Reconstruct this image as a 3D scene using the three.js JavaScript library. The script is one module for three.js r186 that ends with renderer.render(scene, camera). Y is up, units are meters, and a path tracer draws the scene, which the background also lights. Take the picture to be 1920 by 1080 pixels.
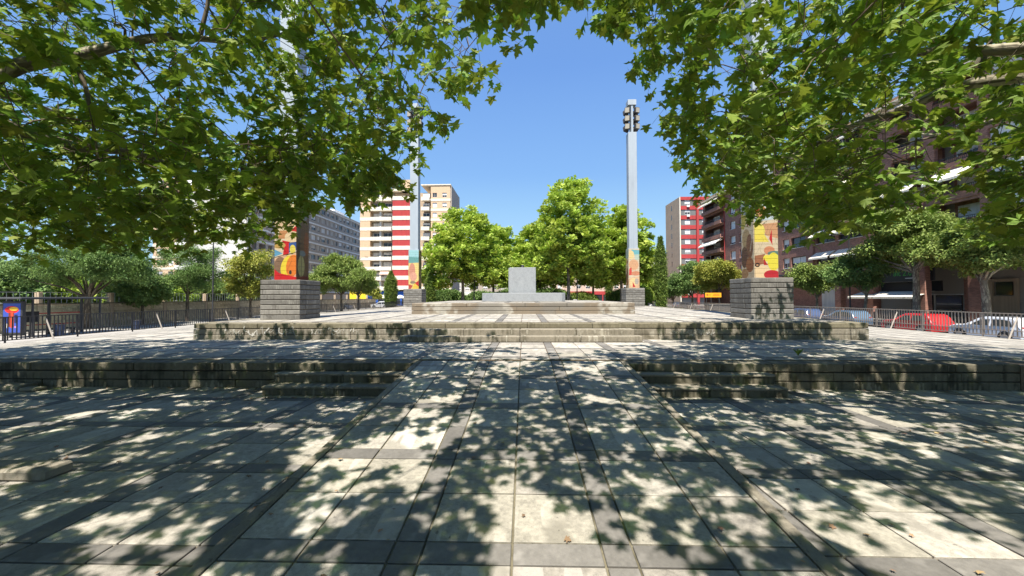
import * as THREE from 'three';
import { mergeGeometries } from 'three/addons/utils/BufferGeometryUtils.js';

// ---------- camera, sky, sun, exposure ----------
const scene = new THREE.Scene();
const R = Math.PI / 180;
const camera = new THREE.PerspectiveCamera(71.5, 1920 / 1080, 0.05, 3000);
camera.position.set(0.08, 1.6, 0);
camera.rotation.set(1.22 * R, 1.76 * R, -0.18 * R, 'YXZ');
const renderer = new THREE.WebGLRenderer({ antialias: true });
renderer.toneMapping = THREE.LinearToneMapping;
renderer.toneMappingExposure = 2.25;
renderer.shadowMap.enabled = true;
function makeSky() {
  const w = 64, h = 256, a = new Float32Array(w * h * 4);
  const stops = [[-90, .26, .26, .24], [-2, .30, .36, .42], [0, .35, .47, .56], [5, .262, .41, .55], [11.7, .188, .333, .512], [16.8, .138, .267, .49], [30, .094, .196, .43], [60, .085, .155, .335], [90, .08, .14, .30]];
  for (let j = 0; j < h; j++) {
    const e = (j + .5) / h * 180 - 90;
    let k = 0; while (k < stops.length - 2 && e > stops[k + 1][0]) k++;
    const A = stops[k], B = stops[k + 1], t = Math.min(1, Math.max(0, (e - A[0]) / (B[0] - A[0])));
    for (let i = 0; i < w; i++) { const o = (j * w + i) * 4; for (let c = 0; c < 3; c++) a[o + c] = .86 * (A[c + 1] + (B[c + 1] - A[c + 1]) * t); a[o + 3] = 1; }
  }
  const t = new THREE.DataTexture(a, w, h, THREE.RGBAFormat, THREE.FloatType);
  t.mapping = THREE.EquirectangularReflectionMapping; t.magFilter = THREE.LinearFilter; t.minFilter = THREE.LinearFilter; t.needsUpdate = true;
  return t;
}
scene.background = makeSky();
scene.environment = scene.background;
const SUN_EL = 63 * R, SUN_AZ = 10 * R;            // behind the viewer, a touch to the left
const sun = new THREE.DirectionalLight(new THREE.Color(1, .94, .84), 4.8);
sun.position.set(-Math.sin(SUN_AZ) * Math.cos(SUN_EL) * 120, Math.sin(SUN_EL) * 120, Math.cos(SUN_AZ) * Math.cos(SUN_EL) * 120);
sun.target.position.set(0, 0, 0);
sun.castShadow = true; sun.shadow.mapSize.set(4096, 4096);
Object.assign(sun.shadow.camera, { left: -110, right: 110, top: 110, bottom: -110, near: 1, far: 400 });
scene.add(sun, sun.target);

// ---------- helpers ----------
function rng(seed) { let s = seed >>> 0; return () => { s = (s + 0x6D2B79F5) | 0; let t = Math.imul(s ^ (s >>> 15), 1 | s); t = (t + Math.imul(t ^ (t >>> 7), 61 | t)) ^ t; return ((t ^ (t >>> 14)) >>> 0) / 4294967296; }; }
const rnd = rng(20240611);
const rr = (a, b) => a + (b - a) * rnd();
const pick = a => a[Math.floor(rnd() * a.length)];
const V = (x, y, z) => new THREE.Vector3(x, y, z);
const taken = {};
function numbered(n) { const k = taken[n] = (taken[n] || 0) + 1; return k === 1 ? n : n + '_' + String(k - 1).padStart(3, '0'); }
function shade(o) { o.traverse(c => { if (c.isMesh) { c.castShadow = true; c.receiveShadow = true; } }); return o; }
function thing(name, label, category, x = 0, y = 0, d = 0, turn = 0, group) {
  const o = new THREE.Group(); o.name = numbered(name); o.position.set(x, y, -d); o.rotation.y = turn;
  o.userData = { label, category }; if (group) o.userData.group = group; scene.add(o); return o;
}
function structure(name, x = 0, y = 0, d = 0) { const o = new THREE.Group(); o.name = numbered(name); o.position.set(x, y, -d); o.userData.kind = 'structure'; scene.add(o); return o; }
function part(parent, name, geo, mat) {
  const m = new THREE.Mesh(Array.isArray(geo) ? (geo.length > 1 ? merge(geo) : geo[0]) : geo, mat); m.name = name; m.castShadow = m.receiveShadow = true; parent.add(m); return m;
}
function merge(list) {
  list = list.map(g => { g = g.index ? g.toNonIndexed() : g; for (const k of Object.keys(g.attributes)) if (!['position', 'normal', 'uv'].includes(k)) g.deleteAttribute(k); return g; });
  return mergeGeometries(list, false);
}
function box(w, h, d, x = 0, y = 0, z = 0) { const g = new THREE.BoxGeometry(w, h, d); g.translate(x, y, z); return uvBox(g); }   // centred
function boxB(x0, x1, y0, y1, z0, z1) { return box(x1 - x0, y1 - y0, z1 - z0, (x0 + x1) / 2, (y0 + y1) / 2, (z0 + z1) / 2); }
function uvBox(g, ou = 0, ov = 0) {      // uv in metres by the face direction
  g = g.index ? g.toNonIndexed() : g;
  const p = g.attributes.position, n = g.attributes.normal, uv = new Float32Array(p.count * 2);
  for (let i = 0; i < p.count; i++) {
    const ax = Math.abs(n.getX(i)), ay = Math.abs(n.getY(i)), az = Math.abs(n.getZ(i));
    let u, v; if (ay >= ax && ay >= az) { u = p.getX(i); v = p.getZ(i); } else if (ax > az) { u = p.getZ(i); v = p.getY(i); } else { u = p.getX(i); v = p.getY(i); }
    uv[2 * i] = u + ou; uv[2 * i + 1] = v + ov;
  }
  g.setAttribute('uv', new THREE.BufferAttribute(uv, 2)); return g;
}
function bevelBox(w, h, d, b, ou = 0, ov = 0) {     // 44 triangles, base at y = 0
  const P = []; const hx = w / 2, hz = d / 2;
  const pt = (sx, sy, sz, k) => { const v = [sx * hx, sy > 0 ? h : 0, sz * hz]; const s = [sx, sy, sz]; for (let a = 0; a < 3; a++) if (a !== k) v[a] -= s[a] * b; return v; };
  const pos = [], nor = [];
  const poly = (pts, n) => { const c = [0, 0, 0]; const A = new THREE.Vector3().fromArray(pts[0]), B = new THREE.Vector3().fromArray(pts[1]), C = new THREE.Vector3().fromArray(pts[2]); const q = B.clone().sub(A).cross(C.clone().sub(A)); const N = new THREE.Vector3(...n).normalize(); if (q.dot(N) < 0) pts = pts.slice().reverse(); for (let i = 1; i < pts.length - 1; i++) for (const v of [pts[0], pts[i], pts[i + 1]]) { pos.push(...v); nor.push(N.x, N.y, N.z); } };
  for (const s of [-1, 1]) {
    poly([pt(s, -1, -1, 0), pt(s, 1, -1, 0), pt(s, 1, 1, 0), pt(s, -1, 1, 0)], [s, 0, 0]);
    poly([pt(-1, s, -1, 1), pt(1, s, -1, 1), pt(1, s, 1, 1), pt(-1, s, 1, 1)], [0, s, 0]);
    poly([pt(-1, -1, s, 2), pt(1, -1, s, 2), pt(1, 1, s, 2), pt(-1, 1, s, 2)], [0, 0, s]);
    for (const t of [-1, 1]) {
      poly([pt(s, t, -1, 0), pt(s, t, 1, 0), pt(s, t, 1, 1), pt(s, t, -1, 1)], [s, t, 0]);
      poly([pt(s, -1, t, 0), pt(s, 1, t, 0), pt(s, 1, t, 2), pt(s, -1, t, 2)], [s, 0, t]);
      poly([pt(-1, s, t, 1), pt(1, s, t, 1), pt(1, s, t, 2), pt(-1, s, t, 2)], [0, s, t]);
      for (const u of [-1, 1]) poly([pt(s, t, u, 0), pt(s, t, u, 1), pt(s, t, u, 2)], [s, t, u]);
    }
  }
  const g = new THREE.BufferGeometry();
  g.setAttribute('position', new THREE.Float32BufferAttribute(pos, 3)); g.setAttribute('normal', new THREE.Float32BufferAttribute(nor, 3));
  return uvBox(g, ou, ov);
}
const cache = {};
const cached = (k, f) => cache[k] || (cache[k] = f());
function slabGeo(w, d, v) {           // a paving slab: top, chamfer, short sides
  return cached(`s${w.toFixed(3)}_${d.toFixed(3)}_${v}`, () => bevelBox(w, .045, d, .004, v * .77 + .13, v * .41 + .2));
}
function stoneGeo(w, h, d, b, v) { return cached(`t${w.toFixed(2)}_${h.toFixed(3)}_${d.toFixed(2)}_${b}_${v}`, () => bevelBox(w, h, d, b, v * 1.37, v * .61)); }
function tube(points, radii, sides = 6) {          // tapered tube through points
  const pos = [], nor = [], uv = [], idx = []; let len = 0;
  const up = V(0, 1, 0), T = new THREE.Vector3(), S = new THREE.Vector3(), N = new THREE.Vector3();
  for (let i = 0; i < points.length; i++) {
    T.copy(points[Math.min(i + 1, points.length - 1)]).sub(points[Math.max(i - 1, 0)]).normalize();
    S.crossVectors(Math.abs(T.y) > .95 ? V(1, 0, 0) : up, T).normalize(); N.crossVectors(T, S);
    if (i) len += points[i].distanceTo(points[i - 1]);
    for (let k = 0; k <= sides; k++) {
      const a = k / sides * Math.PI * 2, c = Math.cos(a), s = Math.sin(a);
      const n = V(S.x * c + N.x * s, S.y * c + N.y * s, S.z * c + N.z * s);
      pos.push(points[i].x + n.x * radii[i], points[i].y + n.y * radii[i], points[i].z + n.z * radii[i]); nor.push(n.x, n.y, n.z); uv.push(k / sides * Math.max(.15, radii[0] * 6), len);
    }
  }
  const m = sides + 1;
  for (let i = 0; i < points.length - 1; i++) for (let k = 0; k < sides; k++) { const a = i * m + k; idx.push(a, a + 1, a + m, a + 1, a + m + 1, a + m); }
  const g = new THREE.BufferGeometry();
  g.setAttribute('position', new THREE.Float32BufferAttribute(pos, 3)); g.setAttribute('normal', new THREE.Float32BufferAttribute(nor, 3)); g.setAttribute('uv', new THREE.Float32BufferAttribute(uv, 2)); g.setIndex(idx);
  return g;
}
function cyl(r0, r1, h, x, y, z, seg = 10) { const g = new THREE.CylinderGeometry(r1, r0, h, seg); g.translate(x, y + h / 2, z); return g; }

// ---------- procedural textures ----------
function lattice(seed) { const q = rng(seed), t = new Float32Array(65536); for (let i = 0; i < 65536; i++) t[i] = q(); return t; }
const L0 = lattice(7), L1 = lattice(99);
function vn(L, x, y, px, py) {       // tileable value noise, periods px, py
  const xi = Math.floor(x), yi = Math.floor(y), fx = x - xi, fy = y - yi;
  const sx = fx * fx * (3 - 2 * fx), sy = fy * fy * (3 - 2 * fy);
  const X0 = ((xi % px) + px) % px, X1 = (X0 + 1) % px, Y0 = ((yi % py) + py) % py, Y1 = (Y0 + 1) % py;
  const h = (a, b) => L[((a * 73 + b * 179) ^ (b << 7)) & 65535];
  const a = h(X0, Y0), b = h(X1, Y0), c = h(X0, Y1), d = h(X1, Y1);
  return a + (b - a) * sx + (c - a + (a - b - c + d) * sx) * sy;
}
function fbm(L, u, v, f, oct = 4, asp = 1) { let s = 0, a = .5, t = 0; for (let o = 0; o < oct; o++) { s += a * vn(L, u * f, v * f * asp, f, Math.max(1, Math.round(f * asp))); t += a; a *= .55; f *= 2; } return s / t; }
function texture(size, h, metres, fn, srgb = true, hm = metres) {
  const a = new Uint8Array(size * h * 4);
  const enc = srgb ? (x => x <= .0031308 ? x * 12.92 : 1.055 * Math.pow(x, 1 / 2.4) - .055) : (x => x);
  for (let j = 0; j < h; j++) for (let i = 0; i < size; i++) {
    const c = fn(i / size, j / h, i, j), o = (j * size + i) * 4;
    for (let k = 0; k < 3; k++) a[o + k] = Math.max(0, Math.min(255, enc(Math.max(0, c[k])) * 255));
    a[o + 3] = 255;
  }
  const t = new THREE.DataTexture(a, size, h, THREE.RGBAFormat); t.wrapS = t.wrapT = THREE.RepeatWrapping; t.magFilter = THREE.LinearFilter; t.minFilter = THREE.LinearMipmapLinearFilter; t.generateMipmaps = true; t.anisotropy = 8;
  if (srgb) t.colorSpace = THREE.SRGBColorSpace; t.repeat.set(1 / metres, 1 / hm); t.needsUpdate = true; return t;
}
const mul = (c, k) => [c[0] * k, c[1] * k, c[2] * k];
const mixc = (a, b, t) => { t = Math.max(0, Math.min(1, t)); return [a[0] + (b[0] - a[0]) * t, a[1] + (b[1] - a[1]) * t, a[2] + (b[2] - a[2]) * t]; };
const sm = (a, b, x) => { const t = Math.max(0, Math.min(1, (x - a) / (b - a))); return t * t * (3 - 2 * t); };
const q0 = rng(5);
const grain = new Float32Array(1 << 20); for (let i = 0; i < grain.length; i++) grain[i] = q0();
const gr = (i, j) => grain[(i + j * 1024) & 1048575];
const slabMap = texture(1024, 1024, 3.1, (u, v, i, j) => {
  const big = fbm(L0, u, v, 4, 4), mid = fbm(L1, u, v, 24, 3), fine = fbm(L0, u, v, 128, 2), g = gr(i, j);
  let c = [.355, .328, .277];
  c = mul(c, .72 + .34 * big + .36 * (mid - .5) + .46 * (fine - .5) + .24 * (g - .5));
  c = mixc(c, [.19, .175, .145], sm(.56, .74, fbm(L1, u, v, 9, 5)) * .7);            // old stains
  c = mixc(c, [.50, .475, .42], sm(.63, .70, vn(L0, u * 60, v * 8, 60, 8)) * sm(.5, .62, fbm(L0, u, v, 7, 3)) * .5); // scuffs
  if (gr(i * 3 + 11, j * 5) > .988) c = mul(c, .55);
  const gum = vn(L1, u * 70, v * 70, 70, 70); if (gum > .965) c = mul(c, .55);
  return c;
});
const slabBump = texture(512, 512, 1.1, (u, v, i, j) => { const k = .5 + .5 * (fbm(L0, u, v, 64, 3) - .5) + .3 * (gr(i, j) - .5); return [k, k, k]; }, false);
const basaltMap = texture(512, 512, 1.7, (u, v, i, j) => {
  let c = mul([.152, .142, .126], .75 + .35 * fbm(L0, u, v, 6, 4) + .3 * (fbm(L1, u, v, 64, 2) - .5) + .16 * (gr(i, j) - .5));
  return mixc(c, [.26, .245, .22], sm(.58, .75, fbm(L1, u, v, 8, 4)) * .6);
});
function stoneTex(base, dark, pale, kd, kp, seedL, metres = 4.2) {
  return texture(1024, 512, metres, (u, v, i, j) => {
    const big = fbm(seedL, u, v, 6, 5, .5), fine = fbm(L1, u, v, 96, 3, .5), st = vn(L0, u * 110, v * 3, 110, 3) * .6 + vn(L1, u * 37, v * 2, 37, 2) * .4;
    let c = mul(base, .78 + .3 * big + .34 * (fine - .5) + .14 * (gr(i, j) - .5));
    c = mixc(c, dark, sm(.48, .70, fbm(L1, u, v, 10, 5, .5) * .65 + st * .35) * kd);
    c = mixc(c, pale, sm(.60, .72, fbm(seedL, u, v, 14, 4, .5) * .55 + st * .45) * kp);
    const pit = vn(L0, u * 240, v * 120, 240, 120); if (pit > .9) c = mul(c, .62);
    return c;
  }, true, metres / 2);
}
const wallMap = stoneTex([.215, .19, .145], [.075, .066, .042], [.40, .37, .30], .8, .6, L0);
const topMap = stoneTex([.165, .145, .095], [.055, .048, .026], [.30, .27, .19], .85, .4, L1, 3.4);
const stainShadeMap = stoneTex([.135, .12, .082], [.035, .031, .018], [.36, .32, .235], .95, .5, L0, 3.8);      // black stains and pale runs, darkened further to paint in the wall shade
const plinthMap = stoneTex([.195, .185, .165], [.075, .07, .06], [.36, .345, .31], .8, .55, L1, 3.7);
const patchyMap = texture(1024, 512, 7.0, (u, v, i, j) => {
  let c = mul([.36, .335, .28], .8 + .3 * fbm(L0, u, v, 12, 4, .5) + .25 * (fbm(L1, u, v, 96, 2, .5) - .5));
  c = mixc(c, [.155, .118, .078], sm(.47, .56, fbm(L1, u, v, 7, 5, .5)) * .85);
  c = mixc(c, [.17, .155, .13], sm(.47, .58, fbm(L0, u, v, 5, 5, .5)) * .8);
  return c;
}, true, 3.5);
const stoneBump = texture(512, 512, 1.3, (u, v, i, j) => { const k = fbm(L1, u, v, 28, 5) * .8 + .2 * gr(i, j); return [k, k, k]; }, false);
const graniteMap = texture(512, 512, .9, (u, v, i, j) => { const k = .29 + .22 * (fbm(L0, u, v, 100, 2) - .5) + .16 * (gr(i, j) - .5) + .10 * (fbm(L1, u, v, 6, 4) - .5); return [k * .95, k, k * 1.02]; });
const asphaltMap = texture(512, 512, 6, (u, v, i, j) => mul([.062, .062, .064], .7 + .5 * fbm(L0, u, v, 8, 5) + .35 * (gr(i, j) - .5)));
const walkMap = texture(512, 512, 4, (u, v, i, j) => mul([.33, .31, .28], (.8 + .35 * fbm(L1, u, v, 8, 4)) * ((i % 64 < 2 || j % 64 < 2) ? .7 : 1)));
const brickMap = texture(512, 512, 2.0, (u, v, i, j) => {       // bricks here are smaller than a pixel
  const row = Math.floor(v * 28), fv = v * 28 - row, fu = u * 8 + (row & 1) * .5, k = Math.floor(fu), ff = fu - k;
  const m = fv < .13 || ff < .045; const t = L0[((k % 8) * 37 + row * 101) & 65535];
  const c = m ? [.19, .15, .125] : mul([.32, .15, .11], .72 + .5 * t);
  return mul(c, .85 + .3 * fbm(L1, u, v, 5, 3));
});
const tanBrickMap = texture(256, 256, 3.0, (u, v, i, j) => mul([.60, .43, .28], (.86 + .25 * fbm(L0, u, v, 16, 4)) * (j % 9 < 1 ? .86 : 1)));
const greyBrickMap = texture(256, 256, 3.0, (u, v, i, j) => mul([.40, .345, .29], (.82 + .32 * fbm(L1, u, v, 16, 4)) * (j % 9 < 1 ? .85 : 1)));
const plasterMap = texture(256, 256, 5.0, (u, v, i, j) => { const k = .86 + .2 * fbm(L0, u, v, 6, 5) + .05 * (gr(i, j) - .5); const st = sm(.55, .75, vn(L1, u * 40, v * 3, 40, 3)) * .12; return [k - st, k - st, k - st]; });
const barkMap = texture(256, 512, .9, (u, v, i, j) => { const k = fbm(L0, u, v, 10, 4, .6); let c = mul([.15, .125, .09], .6 + .8 * fbm(L1, u, v, 24, 3, .5)); c = mixc(c, [.33, .30, .21], sm(.52, .6, k)); return mixc(c, [.09, .075, .05], sm(.6, .7, fbm(L1, u, v, 8, 4, .7))); }, true, 1.6);
const steelMap = texture(256, 512, 2.2, (u, v, i, j) => { const k = .9 + .22 * (fbm(L0, u, v, 4, 5) - .5) + .10 * (vn(L1, u * 60, v * 2, 60, 2) - .5); return [k, k, k]; }, true, 4.4);
const soilMap = texture(256, 256, 1.2, (u, v, i, j) => mul([.16, .115, .07], .5 + .7 * fbm(L0, u, v, 20, 4) + .5 * (gr(i, j) - .5)));

const M = {};
const std = (o) => new THREE.MeshStandardMaterial(Object.assign({ roughness: .9 }, o));
const col = (r, g, b) => new THREE.Color().setRGB(r, g, b);
M.slab = [1.0, .9, 1.07, .82].map((k, i) => std({ map: slabMap, color: col(k, k * (i === 3 ? .99 : 1), k * (i === 1 ? .96 : 1)), roughness: .88, bumpMap: slabBump, bumpScale: .0016 }));
M.basalt = [1, .82, 1.18].map(k => std({ map: basaltMap, color: col(k, k, k), roughness: .85, bumpMap: slabBump, bumpScale: .0012 }));
M.bed = std({ map: soilMap, color: col(.8, .8, .8) });
M.wall = [1, .92, 1.07].map(k => std({ map: wallMap, color: col(k, k, k), roughness: .95, bumpMap: stoneBump, bumpScale: .004 }));
M.wallTop = [1, .93, 1.07].map(k => std({ map: topMap, color: col(k, k, k), roughness: .95, bumpMap: stoneBump, bumpScale: .004 }));
M.stainShade = [1, .9, 1.1].map(k => std({ map: stainShadeMap, color: col(k, k, k), roughness: .95, bumpMap: stoneBump, bumpScale: .004 }));
M.plinth = [1, .84, 1.15].map(k => std({ map: plinthMap, color: col(k, k, k * .99), roughness: .95, bumpMap: stoneBump, bumpScale: .004 }));
M.patchy = [1, .95, 1.04].map(k => std({ map: patchyMap, color: col(k, k, k), roughness: .95, bumpMap: stoneBump, bumpScale: .003 }));
M.sand = [1, .88, 1.1].map(k => std({ map: wallMap, color: col(2.3 * k, 2.1 * k, 1.8 * k), roughness: .95 }));
M.granite = std({ map: graniteMap, roughness: .55 });
M.asphalt = std({ map: asphaltMap }); M.walk = std({ map: walkMap }); M.soil = std({ map: soilMap });
M.brick = std({ map: brickMap }); M.tanBrick = std({ map: tanBrickMap }); M.greyBrick = std({ map: greyBrickMap });
const plaster = (r, g, b) => std({ map: plasterMap, color: col(r, g, b) });
M.cream = plaster(.78, .71, .58); M.white = plaster(.78, .77, .74); M.red = plaster(.42, .045, .045); M.pale = plaster(.62, .60, .57); M.grey = plaster(.16, .165, .165); M.tan = plaster(.46, .35, .24); M.pink = plaster(.62, .45, .36); M.blue = plaster(.02, .10, .42); M.yellow = plaster(.85, .62, .03); M.darkgrey = plaster(.06, .063, .068); M.orange = plaster(.8, .4, .03); M.maroon = plaster(.22, .03, .03);
M.bark = std({ map: barkMap, bumpMap: barkMap, bumpScale: .01 }); M.darkBark = std({ map: barkMap, color: col(.5, .45, .42) }); M.twig = std({ color: col(.11, .085, .055) });
M.steel = std({ map: steelMap, color: col(.40, .45, .49), roughness: .55, metalness: .25 }); M.iron = std({ color: col(.035, .035, .038), roughness: .6 });
M.rail = std({ map: steelMap, color: col(.34, .29, .245), roughness: .65, metalness: .2 });
M.railShade = std({ color: col(.045, .043, .043), roughness: .6, metalness: .2 });  // same steel as the opposite railing, its unlit side put into the colour
M.brace = std({ map: steelMap, color: col(.42, .37, .31), roughness: .7 });
M.glass = new THREE.MeshPhysicalMaterial({ color: col(.03, .035, .042), roughness: .08, metalness: 0, specularIntensity: 1 });
M.curtain = plaster(.5, .47, .42); M.shutter = plaster(.74, .74, .73); M.interior = std({ color: col(.34, .31, .27) });
M.awning = std({ color: col(.78, .74, .64), roughness: .95 });
M.tyre = std({ color: col(.02, .02, .021) }); M.rim = std({ color: col(.5, .5, .52), metalness: .7, roughness: .35 });
M.lampGlass = std({ color: col(.42, .38, .30), roughness: .25 }); M.black = std({ color: col(.015, .015, .017), roughness: .6 });
M.tileRoof = std({ map: tanBrickMap, color: col(.75, .62, .55) });

// ---------- ground, streets, raised plaza ----------
const STREET = -1.0, P = 1.29, Q = 1.25, H1 = .45, H2 = .9, H3 = 1.355;
{
  const g = structure('ground'); part(g, 'terrain', uvBox(new THREE.BoxGeometry(1600, .4, 1600).translate(0, STREET - .5, -300)), M.asphalt);
  const rd = structure('road'); part(rd, 'asphalt', [boxB(-500, 18.0, STREET - .32, STREET, -700, 60), boxB(18.0, 500, STREET - .32, STREET, -700, -47), boxB(32.5, 500, STREET - .32, STREET, -47, 60)], M.asphalt);      // the parking lane beside the railing lies 0.3 m lower
  const mk = (name, x0, x1, d0, d1) => { const s = structure(name); part(s, 'surface', boxB(x0, x1, STREET + .002, STREET + .13, -d1, -d0), M.walk); part(s, 'kerb', boxB(x1 > 0 ? x0 - .15 : x1, x1 > 0 ? x0 : x1 + .15, STREET + .001, STREET + .135, -d1, -d0), M.plinth[2]); };
  mk('sidewalk', 32.6, 42, -10, 118); mk('sidewalk', -40, -25.5, -10, 98);
  const far = structure('sidewalk'); part(far, 'surface', boxB(-62, 49, STREET + .002, STREET + .13, -114.4, -104), M.walk);
  const b = structure('plaza_base');
  part(b, 'fill', boxB(-18.5, 17.9, STREET - .35, -.05, -64, 16), M.bed);
  part(b, 'edge_wall', [boxB(17.9, 18.1, STREET - .35, -.02, -64, 16), boxB(-18.7, -18.5, STREET - .1, -.02, -64, 16), boxB(-18.7, 18.1, STREET - .1, -.02, -64.2, -64)], M.plinth[1]);
}
const dcam = (x, d) => Math.hypot(x, d);
// paving cells in a local frame: x to the right, d away from the viewer, top at y = 0
function cells(x0, x1, d0, d1, rowOffset, skip) {
  const cols = [], rows = [];
  for (let k = -20; k <= 20; k++) { const c = k * P; cols.push([c - P / 2 + .095, c, 0], [c, c + P / 2 - .095, 0], [c + P / 2 - .095, c + P / 2 + .095, 1]); }
  for (let k = -20; k <= 40; k++) { const c = rowOffset + k * Q; rows.push([c - .095, c + .095, 1], [c + .095, c + Q / 2, 0], [c + Q / 2, c + Q - .095, 0]); }
  const out = [];
  for (const [a, b, s] of cols) for (const [e, f, t] of rows) {
    const A = Math.max(a, x0), B = Math.min(b, x1), E = Math.max(e, d0), F = Math.min(f, d1);
    if (B - A < .04 || F - E < .04) continue;
    if (skip && skip((A + B) / 2, (E + F) / 2)) continue;
    out.push({ x: (A + B) / 2, d: (E + F) / 2, w: B - A - .015, l: F - E - .017, dark: s || t });
  }
  return out;
}
function pave(parent, list, max, near) {
  list.sort((a, b) => near(a) - near(b));
  const restL = [], restD = [];
  list.forEach((c, i) => {
    const v = Math.floor(rnd() * 9), g = slabGeo(Math.round(c.w * 200) / 200, Math.round(c.l * 200) / 200, v);
    if (i < max) {
      const m = part(parent, c.dark ? 'paving_strip' : 'paving_slab', g, c.dark ? pick(M.basalt) : pick(M.slab));
      m.position.set(c.x, -.045 + rr(-.0015, .0015), -c.d); m.rotation.set(rr(-.004, .004), (rnd() < .5 && !c.dark ? Math.PI : 0) + rr(-.004, .004), rr(-.004, .004));
    } else { const k = g.clone(); k.translate(c.x, -.045 + rr(-.001, .001), -c.d); (c.dark ? restD : restL).push(k); }
  });
  if (restL.length) part(parent, 'far_paving_slabs', restL, M.slab[0]).userData.kind = 'stuff';
  if (restD.length) part(parent, 'far_paving_strips', restD, M.basalt[0]).userData.kind = 'stuff';
}
const inView = c => { const t = c.x / Math.max(.1, c.d); return (c.d < 1.7 || Math.abs(t) > 1.4) ? 1000 + dcam(c.x, c.d) : dcam(c.x, c.d); };
{ // lower plaza either side of the ramp
  const l = structure('plaza_paving'); pave(l, cells(-11.5, -1.86, -6, 7.0, 2.46), 300, inView); part(l, 'joint_bed', boxB(-18.4, -1.86, -.049, -.018, -7.1, 14), M.bed);
  const r = structure('plaza_paving'); pave(r, cells(1.86, 11.5, -6, 7.0, 2.46), 300, inView); part(r, 'joint_bed', boxB(1.86, 17.8, -.049, -.018, -7.1, 14), M.bed);
  const n = structure('plaza_paving'); pave(n, cells(-1.86, 1.86, -6, 1.85, 2.46), 300, inView); part(n, 'joint_bed', boxB(-1.86, 1.86, -.049, -.018, -1.85, 14), M.bed);
}
const RAMP0 = 1.95, RAMP1 = 7.2, RA = Math.atan(H1 / (RAMP1 - RAMP0)), RL = Math.hypot(H1, RAMP1 - RAMP0);
{ // ramp
  const s = structure('ramp', 0, 0, RAMP0); s.rotation.x = RA;
  pave(s, cells(-1.77, 1.77, 0, RL, 2.46 - RAMP0), 300, c => c.d);
  const sh = new THREE.Shape([[0, 0], [RAMP1 - RAMP0, 0], [RAMP1 - RAMP0, H1 - .012], [0, -.012]].map(a => new THREE.Vector2(...a)));
  const body = new THREE.ExtrudeGeometry(sh, { depth: 3.68, bevelEnabled: false }); body.rotateY(Math.PI / 2); body.translate(-1.84, -.004, -RAMP0);
  const bs = structure('ramp_base'); part(bs, 'fill', uvBox(body), M.wallTop[1]);
  for (const sx of [-1, 1]) for (let k = 0; k < 4; k++) {
    const m = part(s, 'edge_stone', stoneGeo(.09, .06, RL / 4 - .012, .008, k), pick(M.wall)); m.position.set(sx * 1.82, -.052, -(k + .5) * RL / 4);
  }
}
// a run of coursed stones along x (front faces the viewer) ------------------------------------------------
function stones(parent, x0, x1, yb, courses, ch, d, depth, mats, topMats, lens = [1.5, 2.3], b = .008, name = 'stone') {
  for (let c = 0; c < courses; c++) {
    let x = x0, top = c === courses - 1;
    while (x < x1 - .01) {
      let w = rr(lens[0], lens[1]); if (x1 - x - w < lens[0] * .6) w = x1 - x;
      const W = Math.round((w - .008) * 50) / 50;
      const m = part(parent, name, bevelBox(W, ch - .015, depth, top ? .016 : b, x + w / 2 + d * .7, yb + c * ch), pick(top ? topMats : mats));
      m.position.set(x + w / 2, yb + c * ch, -(d + depth / 2) + rr(-.003, .003)); x += w;
    }
  }
}
function stonesSide(parent, x, out, d0, d1, yb, courses, ch, depth, mats, topMats, lens = [2.2, 3.2]) {   // along d, face towards out (-1 left, 1 right)
  for (let c = 0; c < courses; c++) {
    let d = d0, top = c === courses - 1;
    while (d < d1 - .01) {
      let w = rr(...lens); if (d1 - d - w < lens[0] * .6) w = d1 - d;
      const m = part(parent, 'stone', bevelBox(Math.round((w - .008) * 50) / 50, ch - .008, depth, top ? .016 : .010, d, yb + c * ch), pick(top ? topMats : mats));
      m.rotation.y = Math.PI / 2; m.position.set(x - out * depth / 2, yb + c * ch, -(d + w / 2)); d += w;
    }
  }
}
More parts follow.
